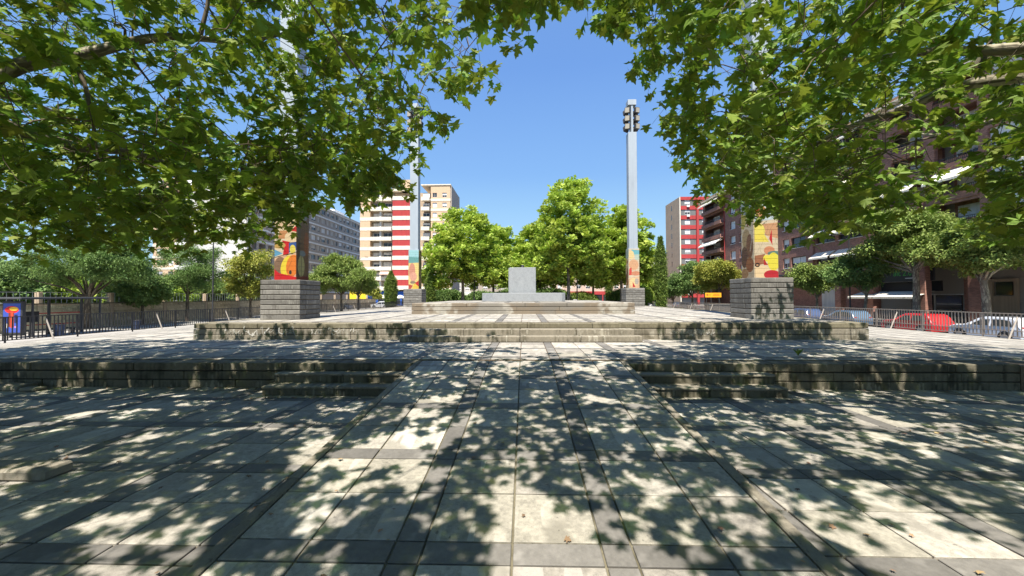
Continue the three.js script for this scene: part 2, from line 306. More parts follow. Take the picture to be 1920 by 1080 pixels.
{ // terrace one: front walls, fill, paving
  const wl = thing('retaining_wall', 'weathered stone retaining wall toned darker for shade, carrying the terrace, on the bus shelter side of the ramp', 'stone wall');
  stones(wl, -12.2, -1.85, -.01, 3, H1 / 3 + .003, 7.0, .36, M.stainShade, M.stainShade);
  const wr = thing('retaining_wall', 'weathered stone retaining wall toned darker for shade, carrying the terrace, on the red car side of the ramp', 'stone wall');
  stones(wr, 1.85, 8.4, -.01, 3, H1 / 3 + .003, 7.0, .36, M.stainShade, M.stainShade);
  stonesSide(wr, 8.4, 1, 7.362, 7.9, -.01, 3, H1 / 3 + .003, .34, M.stainShade, M.stainShade, [.5, .6]);
  const f = structure('terrace_base'); part(f, 'fill', [boxB(-12.2, 8.38, -.03, H1 - .012, -34, -7.37)], M.bed);
  const t = structure('terrace_paving', 0, H1, 0);
  pave(t, cells(-12.2, 8.4, 7.37, 34, 7.62, (x, d) => Math.abs(x) < 8.9 && d > 10.8 && d < 30), 300, c => inView(c) + (c.d > 11 ? 50 : 0));
  // aprons that fall from the terrace to the fences
  for (const [sx, xa, xb] of [[-1, 12.2, 18.45], [1, 8.4, 17.85]]) {
    const w = xb - xa, L = Math.hypot(w, H1), a = Math.atan(H1 / w);
    const ap = structure('sloping_paving', sx * xa, H1, 0); ap.rotation.z = -sx * a;
    const cs = cells(0, L, sx > 0 ? 7.9 : 7.0, 40, 7.62).map(c => ({ ...c, x: sx * c.x }));
    pave(ap, cs, 150, c => { const X = sx * xa + c.x, t2 = X / c.d; return Math.abs(t2) > 1.33 ? 900 + c.d : c.d + Math.abs(X); });
    const sh = new THREE.Shape([[0, 0], [w, 0], [w, .01], [0, H1]].map(([p, q]) => new THREE.Vector2(sx * (xa + p), q - .014)));
    const g = new THREE.ExtrudeGeometry(sh, { depth: 33, bevelEnabled: false }); g.translate(0, -.03, -40);
    const fb = structure('sloping_base'); part(fb, 'fill', uvBox(g), M.bed);
    part(fb, 'front_wall', uvBox(new THREE.ExtrudeGeometry(sh, { depth: .3, bevelEnabled: false }).translate(0, -.02, sx > 0 ? -7.9 : -7.3)), M.wall[1]);
  }
}
{ // steps beside the ramp
  for (const sx of [-1, 1]) {
    const st = thing('stone_steps', sx < 0 ? 'two worn stone steps beside the ramp on the bus shelter side' : 'two worn stone steps beside the ramp on the red car side', 'steps');
    for (const [k, d0, d1] of [[0, 6.42, 6.735], [1, 6.74, 7.0]]) for (const [a, b] of [[1.86, 3.0], [3.0, 4.2]]) {
      const v = (k * 2 + (a > 2 ? 1 : 0)) + (sx > 0 ? 3 : 0), m = part(st, 'step', stoneGeo(b - a - .006, .15 * (k + 1) - .035, d1 - d0, .006, v), pick(M.stainShade));
      m.position.set(sx * (a + b) / 2, 0, -(d0 + d1) / 2);
      const t = part(m, 'tread', stoneGeo(b - a - .006, .034, d1 - d0 + .02, .009, v), M.wall[2]); t.position.set(0, .15 * (k + 1) - .034, .01);  // paler tread stone: light caught by the step tops is put into the colour
    }
  }
}
{ // platform two with its own steps
  const w = thing('platform_wall', 'wide low three course stone wall with chalk scrawls below the tiled pillars', 'stone wall');
  stones(w, -9.0, 9.05, H1 - .01, 3, .1533, 10.72, .36, M.wall, M.wallTop, [1.6, 2.6]);
  for (const sx of [-1, 1]) stonesSide(w, sx * (sx > 0 ? 9.05 : 9.0), sx, 11.085, 30.1, H1 - .01, 3, .1533, .36, M.wall, M.wallTop);
  stones(w, -8.6, 8.6, H1 - .01, 3, .1533, 29.8, .36, M.wall, M.wallTop, [2.2, 3]);
  const st = thing('stone_steps', 'two long pale stone steps up to the platform with the tiled pillars', 'steps');
  for (const [k, d0, d1] of [[0, 10.08, 10.395], [1, 10.4, 10.715]]) { let x = -3.1 + k * .12; const e = 3.03 - k * .12; const n = 4; for (let i = 0; i < n; i++) { const W = (e - x) / (n - i); const m = part(st, 'step', stoneGeo(W - .006, .152 * (k + 1), d1 - d0, .018, i + k * 3), M.wall[2]); m.position.set(x + W / 2, H1 - .002, -(d0 + d1) / 2); x += W; } }
  const f = structure('platform_base'); part(f, 'fill', boxB(-8.65, 8.7, H1 - .03, H2 - .012, -29.8, -11.08), M.bed);
  const t = structure('platform_paving', 0, H2, 0);
  pave(t, cells(-8.64, 8.69, 11.085, 29.8, 11.37, (x, d) => Math.abs(x) < 4.4 && d > 16.2 && d < 24.6), 300, c => c.d + Math.abs(c.x) * .35);
}
function chalk(parent, x, y, d, w, h, seed) {
  const c = document.createElement('canvas'); c.width = 256; c.height = 64; const q = c.getContext('2d'), g = rng(seed); q.fillStyle = '#000'; q.fillRect(0, 0, 256, 64); q.lineCap = 'round';
  let a = 8; while (a < 240) { q.strokeStyle = `rgba(255,255,255,${.25 + .5 * g()})`; q.lineWidth = 1.5 + 3 * g(); q.beginPath(); const b = 10 + 40 * g(); q.moveTo(a, b); q.bezierCurveTo(a + 26 * g(), b - 40 * g(), a - 14 * g(), b + 44 * g(), a + 24 * g(), 8 + 48 * g()); q.stroke(); a += 6 + 14 * g(); }
  const t = new THREE.CanvasTexture(c); const m = part(parent, 'chalk_mark', new THREE.PlaneGeometry(w, h), std({ color: col(.62, .60, .54), alphaMap: t, transparent: true, roughness: 1 })); m.position.set(x, y, -d + .007);
}
{ const w = scene.getObjectByName('platform_wall'); chalk(w, -7.1, H1 + .22, 10.712, 2.1, .34, 3); chalk(w, -5.0, H1 + .2, 10.712, 1.5, .28, 8); chalk(w, 4.5, H1 + .19, 10.712, 1.3, .24, 12); }
/*dais*/{ // upper dais with the granite monument
  const w = thing('dais_wall', 'low stone wall of the dais with peeling cream and brown patches', 'stone wall');
  stones(w, -4.45, 4.45, H2 - .01, 3, .155, 15.95, .36, M.patchy, M.patchy, [1.6, 2.4]);
  for (const sx of [-1, 1]) stonesSide(w, sx * 4.45, sx, 16.315, 24.85, H2 - .01, 3, .155, .36, M.patchy, M.patchy);
  const f = structure('dais_base'); part(f, 'fill', boxB(-4.1, 4.1, H2 - .03, H3 - .012, -24.9, -16.3), M.bed);
  const t = structure('dais_paving', 0, H3, 0); pave(t, cells(-4.09, 4.09, 16.32, 24.8, 16.6), 200, c => c.d);
  const m = thing('granite_monument', 'grey granite block on a low granite basin on the dais', 'monument', 0, H3, 20.4);
  const s = .42, ring = [[-2.0, -.55], [-1.42, -1.05], [1.9, -1.05], [2.05, -.9], [2.05, 1.05], [-2.0, 1.05]];
  const sh = new THREE.Shape(ring.map(a => new THREE.Vector2(...a))); sh.holes.push(new THREE.Path([[-1.7, -.45], [-1.32, -.8], [1.75, -.8], [1.75, .8], [-1.7, .8]].map(a => new THREE.Vector2(...a))));
  const bg = new THREE.ExtrudeGeometry(sh, { depth: s - .03, bevelEnabled: true, bevelSize: .012, bevelThickness: .012, bevelSegments: 1 }); bg.rotateX(-Math.PI / 2); bg.translate(0, .014, 0);
  part(m, 'basin', uvBox(bg), M.granite);
  part(m, 'basin_floor', uvBox(new THREE.BoxGeometry(3.4, .1, 1.5).translate(0, .1, 0)), M.plinth[0]);
  const bl = part(m, 'block', bevelBox(1.3, 1.32, 1.3, .012), M.granite); bl.position.set(0, .36, 0);
  const sl = part(m, 'block_facing', bevelBox(.05, 1.26, 1.24, .006), M.granite); sl.position.set(-.672, .39, 0);
  part(m, 'nozzle', [cyl(.03, .03, .1, 0, 1.68, .1), cyl(.09, .05, .12, 0, 1.74, .1), box(.18, .03, .06, 0, 1.8, .1)], M.black);
}
// ---------- tiled light pillars ----------
function mural(kind) {
  const c = document.createElement('canvas'); c.width = 256; c.height = 1024; const x = c.getContext('2d');
  const fill = (col_, pts) => { x.fillStyle = col_; x.beginPath(); pts.forEach((p, i) => i ? x.lineTo(...p) : x.moveTo(...p)); x.closePath(); x.fill(); };
  const ell = (col_, a, b, rx, ry, rot = 0) => { x.fillStyle = col_; x.beginPath(); x.ellipse(a, b, rx, ry, rot, 0, 7); x.fill(); };
  const line = (w, pts, col_ = '#3a2a20') => { x.strokeStyle = col_; x.lineWidth = w; x.beginPath(); pts.forEach((p, i) => i ? x.lineTo(...p) : x.moveTo(...p)); x.stroke(); };
  const q = rng(kind * 31 + 5);
  x.fillStyle = kind === 1 ? '#7a5b42' : kind === 4 ? '#8d7350' : '#dcc7a4'; x.fillRect(0, 0, 256, 1024);
  if (kind === 0) {
    fill('#a9cdbf', [[0, 0], [256, 0], [256, 90], [0, 120]]); fill('#ead3a4', [[0, 110], [256, 90], [256, 420], [0, 420]]);
    ell('#6d9a92', 90, 205, 70, 32); fill('#d8302a', [[150, 215], [215, 195], [180, 260]]); ell('#dcb98c', 120, 330, 110, 60);
    fill('#d42a26', [[256, 360], [256, 470], [150, 520], [170, 440]]); fill('#c9874f', [[60, 420], [150, 420], [170, 520], [40, 520]]); ell('#e5c795', 210, 500, 90, 70);
    fill('#d8201f', [[90, 540], [180, 560], [175, 690], [90, 800], [110, 640]]); ell('#c59a4a', 60, 600, 70, 40); fill('#5d9ec0', [[0, 650], [100, 700], [0, 740]]); fill('#39589b', [[170, 570], [256, 560], [256, 660], [170, 690]]); ell('#e8d24c', 215, 650, 35, 55);
    fill('#e3b48a', [[0, 760], [80, 730], [256, 690], [256, 1024], [0, 1024]]); ell('#8a6a50', 70, 860, 75, 120); ell('#f2d633', 150, 850, 70, 130, .3); ell('#ef7f2a', 215, 850, 75, 135, .15); fill('#db1f22', [[0, 890], [60, 940], [256, 985], [256, 1024], [0, 1024]]); ell('#3f3830', 190, 930, 16, 26);
    line(7, [[0, 750], [90, 725], [256, 685]], '#33261f');
  } else if (kind === 1) {
    fill('#5e7a73', [[0, 0], [256, 0], [256, 150], [0, 150]]); ell('#8a8f8a', 150, 230, 60, 45); fill('#6b5a48', [[0, 200], [90, 180], [80, 520], [0, 500]]); ell('#9a5a3a', 200, 560, 55, 150); ell('#7d8a8a', 110, 690, 70, 36); fill('#544336', [[0, 500], [70, 560], [40, 1024], [0, 1024]]); ell('#b7b070', 90, 850, 72, 130); line(8, [[90, 720], [90, 980]], '#4a3a2a'); fill('#8c2c26', [[0, 985], [256, 960], [256, 1024], [0, 1024]]);
  } else if (kind === 2) {
    fill('#c6d3d6', [[0, 0], [256, 0], [256, 330], [0, 360]]); fill('#eee06a', [[90, 60], [256, 20], [256, 190], [150, 210]]); ell('#f0a060', 70, 240, 66, 70); fill('#d0262b', [[20, 200], [80, 175], [75, 250], [10, 250]]); ell('#2b1c18', 66, 300, 60, 14); ell('#eda070', 68, 270, 58, 34);
    fill('#d49a6a', [[80, 390], [256, 370], [256, 560], [120, 520]]); ell('#efdc5a', 45, 470, 70, 90); fill('#f0d94e', [[0, 520], [90, 480], [160, 600], [0, 600]]); fill('#cf2a2c', [[160, 560], [190, 450], [195, 640]]); ell('#d98a62', 160, 700, 60, 50); ell('#5f8378', 215, 735, 75, 30); fill('#a86a48', [[0, 760], [110, 740], [120, 850], [0, 880]]);
    ell('#f0df3e', 205, 830, 68, 105); ell('#f0df3e', 130, 790, 40, 40); fill('#c22a2c', [[100, 780], [125, 850], [150, 870], [95, 870]]); ell('#efcf9c', 70, 950, 110, 70); ell('#cc2730', 185, 985, 90, 55); ell('#3a2d28', 25, 870, 26, 26); ell('#b98b64', 25, 870, 13, 13);
  } else if (kind === 3) {
    fill('#9fb0ac', [[0, 0], [256, 0], [256, 220], [0, 300]]); fill('#b9a93f', [[0, 220], [120, 260], [60, 420], [0, 400]]); fill('#8d2b30', [[110, 330], [240, 270], [200, 350], [130, 400]]); ell('#b99a6c', 100, 540, 80, 120); ell('#8c5d44', 170, 640, 70, 150); ell('#6e4a3c', 60, 760, 70, 130); ell('#a8653f', 170, 860, 80, 90); line(10, [[190, 420], [215, 560], [180, 700]], '#d8c8b4'); ell('#b98a5c', 60, 960, 80, 60);
  } else if (kind === 4) {
    for (let i = 0; i < 16; i++) ell(pick(['#7a6a4c', '#98794f', '#6d5340', '#a58a5a', '#5c5a48']), q() * 256, i * 64, 90, 50, q());
  } else if (kind === 5) {
    fill('#9ed2d4', [[0, 0], [256, 0], [256, 200], [0, 180]]); fill('#6aa6a0', [[0, 170], [256, 190], [256, 330], [0, 340]]); fill('#eed37a', [[0, 340], [256, 335], [256, 1024], [0, 1024]]); ell('#d98f72', 90, 560, 80, 220); ell('#e6a386', 120, 700, 90, 120); fill('#c8523a', [[0, 900], [110, 930], [60, 1024], [0, 1024]]); fill('#f2c83e', [[90, 1024], [150, 860], [256, 830], [256, 1024]]); fill('#cf2f2b', [[160, 870], [256, 800], [256, 960]]); ell('#9a8468', 110, 850, 70, 40);
  } else {
    fill('#6fb7bd', [[60, 20], [256, 40], [256, 150], [120, 160]]); ell('#efcf8a', 60, 160, 70, 110); fill('#b9c9b4', [[140, 150], [256, 150], [256, 280], [160, 300]]); ell('#e2a878', 120, 420, 120, 140); fill('#e0463a', [[10, 520], [60, 480], [80, 680], [0, 690]]); ell('#d98b62', 170, 640, 110, 60); fill('#e7b98c', [[0, 760], [256, 720], [256, 1024], [0, 1024]]); ell('#f0d08e', 110, 880, 90, 120); fill('#d7302c', [[90, 860], [160, 990], [90, 1000]]); ell('#b9ab98', 190, 850, 50, 80);
  }
  x.lineWidth = 2; for (let i = 0; i < 7; i++) { const a = q() * 256, b = q() * 1024; x.strokeStyle = 'rgba(60,45,35,.55)'; x.beginPath(); x.moveTo(a, b); x.bezierCurveTo(a + 60, b + 40, a - 80, b + 140, a + q() * 120 - 60, b + 200); x.stroke(); }
  const im = x.getImageData(0, 0, 256, 1024); for (let i = 0; i < im.data.length; i += 4) { const k = .86 + .22 * q(); const gy = (im.data[i] + im.data[i + 1] + im.data[i + 2]) / 3; for (let c3 = 0; c3 < 3; c3++) im.data[i + c3] = Math.min(255, (im.data[i + c3] * .88 + gy * .12) * k * .86); } x.putImageData(im, 0, 0);
  const t = new THREE.CanvasTexture(c); t.colorSpace = THREE.SRGBColorSpace; return std({ map: t, roughness: .32 });
}
function tileGeo(w, h, t, u0, u1, v0, v1) {      // one glazed tile, face towards +z, centred
  const g = bevelBox(w, h, t, .003); g.translate(0, -h / 2, 0); const p = g.attributes.position, uv = g.attributes.uv;
  for (let i = 0; i < p.count; i++) uv.setXY(i, u0 + (u1 - u0) * (p.getX(i) / w + .5), v0 + (v1 - v0) * (p.getY(i) / h + .5)); return g;
}
function pillar(x, d, kinds, label, fine) {
  const t = thing('tiled_light_pillar', label, 'pillar', x, H2, d);
  const pl = new THREE.Group(); pl.name = 'plinth'; t.add(pl);
  const C = 8, ch = .158, S = 1.27;
  for (let c = 0; c < C; c++) {
    const f = c % 2, mats = M.plinth; let m;
    const put = (w, dd, px, pz, v) => { m = part(pl, 'stone', stoneGeo(w - .006, ch - .02, dd - .006, .012, v), pick(mats)); m.position.set(px, c * ch, pz); };
    const cut = S * (.42 + .2 * rnd());
    if (f) { put(S, .4, 0, S / 2 - .2, c); put(S, S - .4, 0, -.2, (c + 3) % 7); } else { put(S, .36, 0, S / 2 - .18, c); put(cut, S - .36, -S / 2 + cut / 2, -.18, (c + 2) % 7); put(S - cut, S - .36, S / 2 - (S - cut) / 2, -.18, (c + 4) % 7); }
  }
  part(pl, 'mortar_core', box(S - .06, C * ch - .03, S - .06, 0, C * ch / 2, 0), M.bed);
  const top = C * ch - .02, W = .7, HT = 2.7;
  part(t, 'cladding_core', box(W, HT, W, 0, top + HT / 2 - .004, 0), M.plinth[0]);
  const nx = 5, ny = 18, th = .02;
  for (let f = 0; f < 4; f++) {
    const mat = kinds[f % kinds.length]; const vis = fine && (f === 0 || (x < 0 ? f === 1 : f === 3));
    const all = [];
    for (let i = 0; i < nx; i++) for (let j = 0; j < ny; j++) {
      const w = (W + 2 * th) / nx, h = HT / ny;
      const g = tileGeo(w - .006, h - .006, th, i / nx, (i + 1) / nx, j / ny, (j + 1) / ny);
      const px = -(W + 2 * th) / 2 + (i + .5) * w, py = top + (j + .5) * h, mm = new THREE.Matrix4().makeRotationY(f * Math.PI / 2).multiply(new THREE.Matrix4().makeTranslation(px * (W / (W + 2 * th)), py, W / 2 + th / 2 + (f % 2 ? .001 : 0)));
      if (vis) { const m = part(t, 'mural_tile', g, mat); m.applyMatrix4(mm); m.rotation.z += rr(-.004, .004); } else { g.applyMatrix4(mm); all.push(g); }
    }
    if (all.length) part(t, 'mural_face', all, mat).userData.kind = 'stuff';
  }
  const y1 = top + HT, sh = 8.1, sw = .58;
  part(t, 'shaft', [bevelBox(sw, sh, sw, .012).translate(0, y1 - .01, 0)], M.steel);
  part(t, 'collar', box(sw + .1, .06, sw + .1, 0, y1 + .03, 0), M.steel);
  part(t, 'lamp_web', [box(.13, 1.9, .5, 0, y1 + sh + .94, 0)], M.steel);
  part(t, 'cap', bevelBox(sw, .38, sw, .012).translate(0, y1 + sh + 1.88, 0), M.steel);
  for (const sx of [-1, 1]) for (let k = 0; k < 3; k++) {
    const fl = part(t, 'floodlight', [bevelBox(.36, .40, .22, .03).translate(0, -.2, 0)], M.iron); fl.position.set(sx * .32, y1 + sh + .38 + k * .56, .24); fl.rotation.set(.12, sx * .4, 0);
    const gl = part(fl, 'lens', box(.28, .31, .012, 0, 0, .117), M.lampGlass); part(fl, 'bracket', [box(.05, .05, .3, 0, 0, -.22)], M.iron);
    const bk = part(t, 'floodlight', [bevelBox(.36, .40, .22, .03).translate(0, -.2, 0)], M.iron); bk.position.set(sx * .32, y1 + sh + .38 + k * .56, -.24); bk.rotation.set(-.5, -sx * .45, 0);
  }
  return t;
}
{
  const m = [0, 1, 2, 3, 4, 5, 6].map(mural);
  pillar(-7.55, 12.9, [m[0], m[1], m[4], m[4]], 'tall steel light pillar on a stone plinth, mural of red band, yellow and orange arcs', true);
  pillar(7.57, 12.95, [m[2], m[4], m[4], m[3]], 'tall steel light pillar on a stone plinth, mural with yellow pear shape and round face', true);
  pillar(-7.6, 27.9, [m[5], m[4], m[4], m[4]], 'tall steel light pillar on a stone plinth, mural turquoise above yellow and salmon', false);
  pillar(7.58, 27.9, [m[6], m[4], m[4], m[3]], 'tall steel light pillar on a stone plinth, peach mural with two small red triangles', false);
}
// ---------- fences along the plaza edge ----------
function fence(x, label, d0, d1, side, metal) {
  const f = thing('railing', label, 'railing', x, 0, 0);
  const y = .02, h = .92, step = .128;
  part(f, 'top_rail', boxB(-.022, .022, y + h - .03, y + h, -d1, -d0), metal);
  part(f, 'bottom_rail', boxB(-.018, .018, y + .07, y + .10, -d1, -d0), metal);
  part(f, 'middle_rail', boxB(-.016, .016, y + .27, y + .295, -d1, -d0), metal);
  const rest = [], g = box(.013, h - .09, .038, 0, 0, 0); let n = 0;
  for (let d = d0 + .06; d < d1; d += step) {
    if (n < 290) { const m = part(f, 'bar', g, metal); m.position.set(rr(-.002, .002), y + .03 + h / 2, -d); n++; } else rest.push(g.clone().translate(0, y + .03 + h / 2, -d));
  }
  if (rest.length) part(f, 'far_bars', rest, metal).userData.kind = 'stuff';
  for (let d = d0 + 1.2; d < Math.min(d1, d0 + 40); d += 4.6) { const p = [V(-side * .34, -.02, -d), V(0, y + h - .12, -d)]; part(f, 'brace', [tube(p, [.035, .03], 4), box(.12, .02, .12, -side * .34, .0, -d)], M.brace); }
  for (let d = d0; d <= d1; d += 2.3) part(f, 'post', box(.03, h + .02, .045, .0, y + h / 2 - .02, -d), metal);
}
fence(-18.25, 'long steel railing toned dark for its unlit side, at the plaza edge in front of the bus shelter', 9, 62, -1, M.railShade);
fence(17.62, 'long brown steel railing at the plaza edge in front of the red car', 9, 62, 1, M.rail);

// ---------- buildings ----------
// wall of boxes with real openings: x 0..w, front plane z = 0, thickness th behind it
function gridWall(w, y0, floors, fh, bays, sill, head, th = .3) {
  const g = []; const e = bays.slice().sort((a, b) => a[0] - b[0]);
  for (let f = 0; f < floors; f++) {
    const y = y0 + f * fh; let x = 0;
    for (const [a, b] of e) { if (a - x > .02) g.push(boxB(x, a, y, y + fh, -th, 0)); g.push(boxB(a, b, y, y + sill, -th, 0)); if (fh - head > .02) g.push(boxB(a, b, y + head, y + fh, -th, 0)); x = b; }
    if (w - x > .02) g.push(boxB(x, w, y, y + fh, -th, 0));
  }
  return g;
}
function win(parent, x0, x1, y0, y1, z, o = {}) {       // frame with pane and, partly lowered, a shutter
  const fr = .07, w = x1 - x0, h = y1 - y0, cx = (x0 + x1) / 2;
  const bars = [boxB(x0, x0 + fr, y0, y1, z - .05, z), boxB(x1 - fr, x1, y0, y1, z - .05, z), boxB(x0 + fr, x1 - fr, y0, y0 + fr, z - .05, z), boxB(x0 + fr, x1 - fr, y1 - fr, y1, z - .05, z)];
  if (w > 1.1) bars.push(boxB(cx - .035, cx + .035, y0 + fr, y1 - fr, z - .045, z - .002));
  const m = part(parent, 'window', bars, o.frame || M.shutter);
  part(m, 'pane', boxB(x0 + fr, x1 - fr, y0 + fr, y1 - fr, z - .035, z - .025), M.glass);
  const s = o.shut === undefined ? pick([0, .3, .5, .5, .75, 1]) : o.shut;
  if (s > .02) part(m, 'shutter', boxB(x0 + fr, x1 - fr, y1 - fr - (h - 2 * fr) * s, y1 - fr, z - .02, z - .006), o.shutter || M.shutter);
  if (o.sill) part(m, 'sill', boxB(x0 - .06, x1 + .06, y0 - .07, y0 - .005, z - .03, .06), o.sill);
  return m;
}
function railing(parent, x0, x1, y, h, z, mat = M.iron, n = 0) {
  const g = [boxB(x0, x1, y + h - .05, y + h, z - .025, z + .025), boxB(x0, x1, y + .06, y + .1, z - .02, z + .02)];
  n = n || Math.max(3, Math.round((x1 - x0) / .16)); for (let i = 0; i <= n; i++) { const x = x0 + (x1 - x0) * i / n; g.push(boxB(x - .01, x + .01, y + .1, y + h - .05, z - .01, z + .01)); }
  return part(parent, 'railing', g, mat);
}
function awning(parent, x0, x1, y, out, drop, mat, z = 0, stripes) {      // sloping cloth with a scalloped hem
  const n = 10, L = Math.hypot(out, drop), g = new THREE.BoxGeometry(x1 - x0, .02, L); g.rotateX(Math.atan2(drop, out)); g.translate((x0 + x1) / 2, y - drop / 2, z + out / 2);
  const m = part(parent, 'awning', uvBox(g), mat);
  const v = []; const k = Math.round((x1 - x0) / .25); for (let i = 0; i < k; i++) { const a = x0 + (x1 - x0) * (i + .08) / k, b = x0 + (x1 - x0) * (i + .92) / k; v.push(boxB(a, b, y - drop - .2, y - drop, z + out - .01, z + out + .01)); }
  part(m, 'valance', v, mat);
  if (stripes) { const s = []; for (let i = 0; i < k; i += 2) { const a = x0 + (x1 - x0) * (i + .3) / k, b = x0 + (x1 - x0) * (i + .8) / k; const q = new THREE.BoxGeometry(b - a, .008, L * .99); q.rotateX(Math.atan2(drop, out)); q.translate((a + b) / 2, y - drop / 2 + .018, z + out / 2); s.push(q); } part(m, 'stripe', s, stripes); }
  part(m, 'arm', [tube([V(x0 + .1, y - drop * .4, z), V(x0 + .1, y - drop, z + out)], [.02, .02], 4), tube([V(x1 - .1, y - drop * .4, z), V(x1 - .1, y - drop, z + out)], [.02, .02], 4)], M.rim);
  return m;
}
{ // A: cream tower with the red stair stripes, frontal
  const b = thing('apartment_tower', 'cream and tan tower with a stack of red panels and a blue shopfront', 'building', -48.2, STREET, 116);
  const W = 27, G = 4.6, F = 10, fh = 2.92, top = G + F * fh;
  part(b, 'core', boxB(.3, W - .3, 0, top - .2, -15, -2.0), M.tan);
  // left brick edge, balcony zone 3..9.4, red stair 9.6..15.2, rear link, right zone 18..27
  const edge = [];
  for (let f = 0; f < F; f++) { const y = G + f * fh; edge.push(boxB(0, 3.0, y + .95, y + fh, -2.2, 0)); }
  edge.push(boxB(20.9, 26.6, top - fh * 0 - .0, top + 1.6, -9, -.4));
  part(b, 'brick_wall', edge, M.tanBrick);
  for (let f = 0; f < F; f++) {
    const y = G + f * fh;
    part(b, 'floor_band', [boxB(-.04, 3.3, y, y + .95, -2.2, .06)], M.cream);
    part(b, 'balcony_parapet', [boxB(3.3, 9.5, y - .1, y + .98, .55, .68), boxB(3.3, 9.5, y - .1, y + .06, -1.4, .55)], M.cream);
    part(b, 'balcony_back', [boxB(3.0, 9.6, y + .06, y + fh - .1, -1.9, -1.6)], f % 3 === 1 ? M.tan : M.greyBrick);
    win(b, 3.5, 5.6, y + .95, y + 2.4, -1.45, { shut: pick([0, .4, .7, 1]) }); win(b, 6.5, 9.1, y + .15, y + 2.45, -1.45, { shut: pick([0, .3, .6]) });
    part(b, 'pier', boxB(5.75, 6.2, y + .06, y + fh - .1, -1.55, -.1), M.white);
    if (f < 9) part(b, 'red_panel', boxB(9.75, 15.1, y + 1.25, y + fh + .1, -1.2, .35), M.red);
    part(b, 'stair_band', boxB(9.7, 15.3, y + .1, y + 1.25, -1.2, .42), M.cream);
    // right part
    part(b, 'balcony_parapet', [boxB(18.2, 20.6, y - .1, y + .98, .35, .48), boxB(18.2, 20.6, y - .1, y + .06, -1.2, .35)], M.cream);
    win(b, 18.4, 20.4, y + .3, y + 2.3, -1.15, { shut: pick([.3, .6, 0]) });
    part(b, 'wall_panel', gridWall(5.7, y, 1, fh, [[.5, 1.8], [3.4, 4.7]], .95, 2.3, .3).map(g => g.translate(20.9, 0, -.4)), f % 1 ? M.cream : M.tanBrick);
    part(b, 'floor_band', boxB(20.85, 26.7, y - .12, y + .55, -.5, -.33), M.cream);
    win(b, 21.4, 22.7, y + .97, y + 2.28, -.55); win(b, 24.3, 25.6, y + .97, y + 2.28, -.55);
    if (rnd() < .5) part(b, 'air_conditioner', box(.8, .55, .35, 4.6 + rr(0, 3.4), y + 1.9, -1.2), M.white);
  }
  part(b, 'stair_head', boxB(12.0, 15.2, top, top + 3.4, -6, -.5), M.tanBrick);
  part(b, 'roof_band', [boxB(-.05, 15.4, top, top + .7, -14, .1), boxB(18, 26.8, top + 1.6, top + 1.9, -9.2, -.2)], M.cream);
  part(b, 'side_wall', boxB(26.6, 27.0, G, top + 1.5, -15, -.6), M.greyBrick);
  awning(b, 6.3, 9.4, G + 1 * fh + 2.6, 1.2, .9, M.pink, .3);
  part(b, 'shopfront', [boxB(2.2, 15, .1, 3.9, -1.5, -.6)], M.blue); part(b, 'shop_sign', boxB(2.0, 15.4, 2.6, 4.2, -.55, -.3), M.blue);
  part(b, 'shop_side', boxB(-3.2, 1.9, 0, 4.4, -8, -.5), M.yellow); part(b, 'shop_window', [boxB(9.6, 11.8, .5, 2.5, -.58, -.5), boxB(12.3, 14.6, .5, 2.5, -.58, -.5), boxB(5.2, 8.4, .4, 2.5, -.58, -.5)], M.glass);
}
{ // B: long grey block receding, its face towards the plaza
  const b = thing('apartment_block', 'long grey brick block with white floor bands receding behind the red band pillar', 'building', -63.5, STREET, 90, Math.PI / 2);   // local x runs away from the viewer to -? (turned)
  b.rotation.y = Math.PI / 2; b.position.z = -90;
  // local x -> -z (away), local z -> +x (towards the plaza)
  const W = 72, fh = 2.95, F = 9, G = 4.2, bays = [];
  for (let i = 0; i < 12; i++) { const x = 1.4 + i * 5.9; bays.push([x, x + 1.5], [x + 2.4, x + 4.9]); }
  part(b, 'core', boxB(.2, W - .2, 0, G + F * fh - .1, -13, -1.6), M.interior);
  part(b, 'end_wall', boxB(-.3, 0, 0, G + F * fh, -13, 0), M.pale);
  part(b, 'wall', gridWall(W, G, F, fh, bays, .95, 2.45, .35), M.greyBrick);
  part(b, 'ground_floor', boxB(0, W, 0, G, -1.5, -.4), M.tan);
  for (let f = 0; f <= F; f++) part(b, 'floor_band', boxB(-.1, W + .1, G + f * fh - .28, G + f * fh + .18, -.2, .1), M.white);
  for (let f = 1; f < F; f++) for (const [a, c] of bays) { if (a < 20 && f < 5) continue; win(b, a, c, G + f * fh + .95, G + f * fh + 2.45, -.2, { shut: pick([0, .4, .8, 1]), shutter: rnd() < .5 ? M.shutter : M.curtain }); }
  part(b, 'roof', boxB(-.4, W + .4, G + F * fh + .18, G + F * fh + .4, -13.3, .5), M.white);
  part(b, 'roof_house', [boxB(30, 34, G + F * fh + .4, G + F * fh + 2.6, -8, -4), boxB(50, 58, G + F * fh + .4, G + F * fh + 3.2, -9, -4)], M.white);
  part(b, 'antenna', [tube([V(20, G + F * fh, -5), V(20, G + F * fh + 4, -5)], [.05, .03], 4), tube([V(44, G + F * fh, -5), V(44, G + F * fh + 4.5, -5)], [.05, .03], 4), box(1.2, .04, .04, 20, G + F * fh + 3.6, -5), box(1.4, .04, .04, 44, G + F * fh + 4, -5)], M.iron);
}
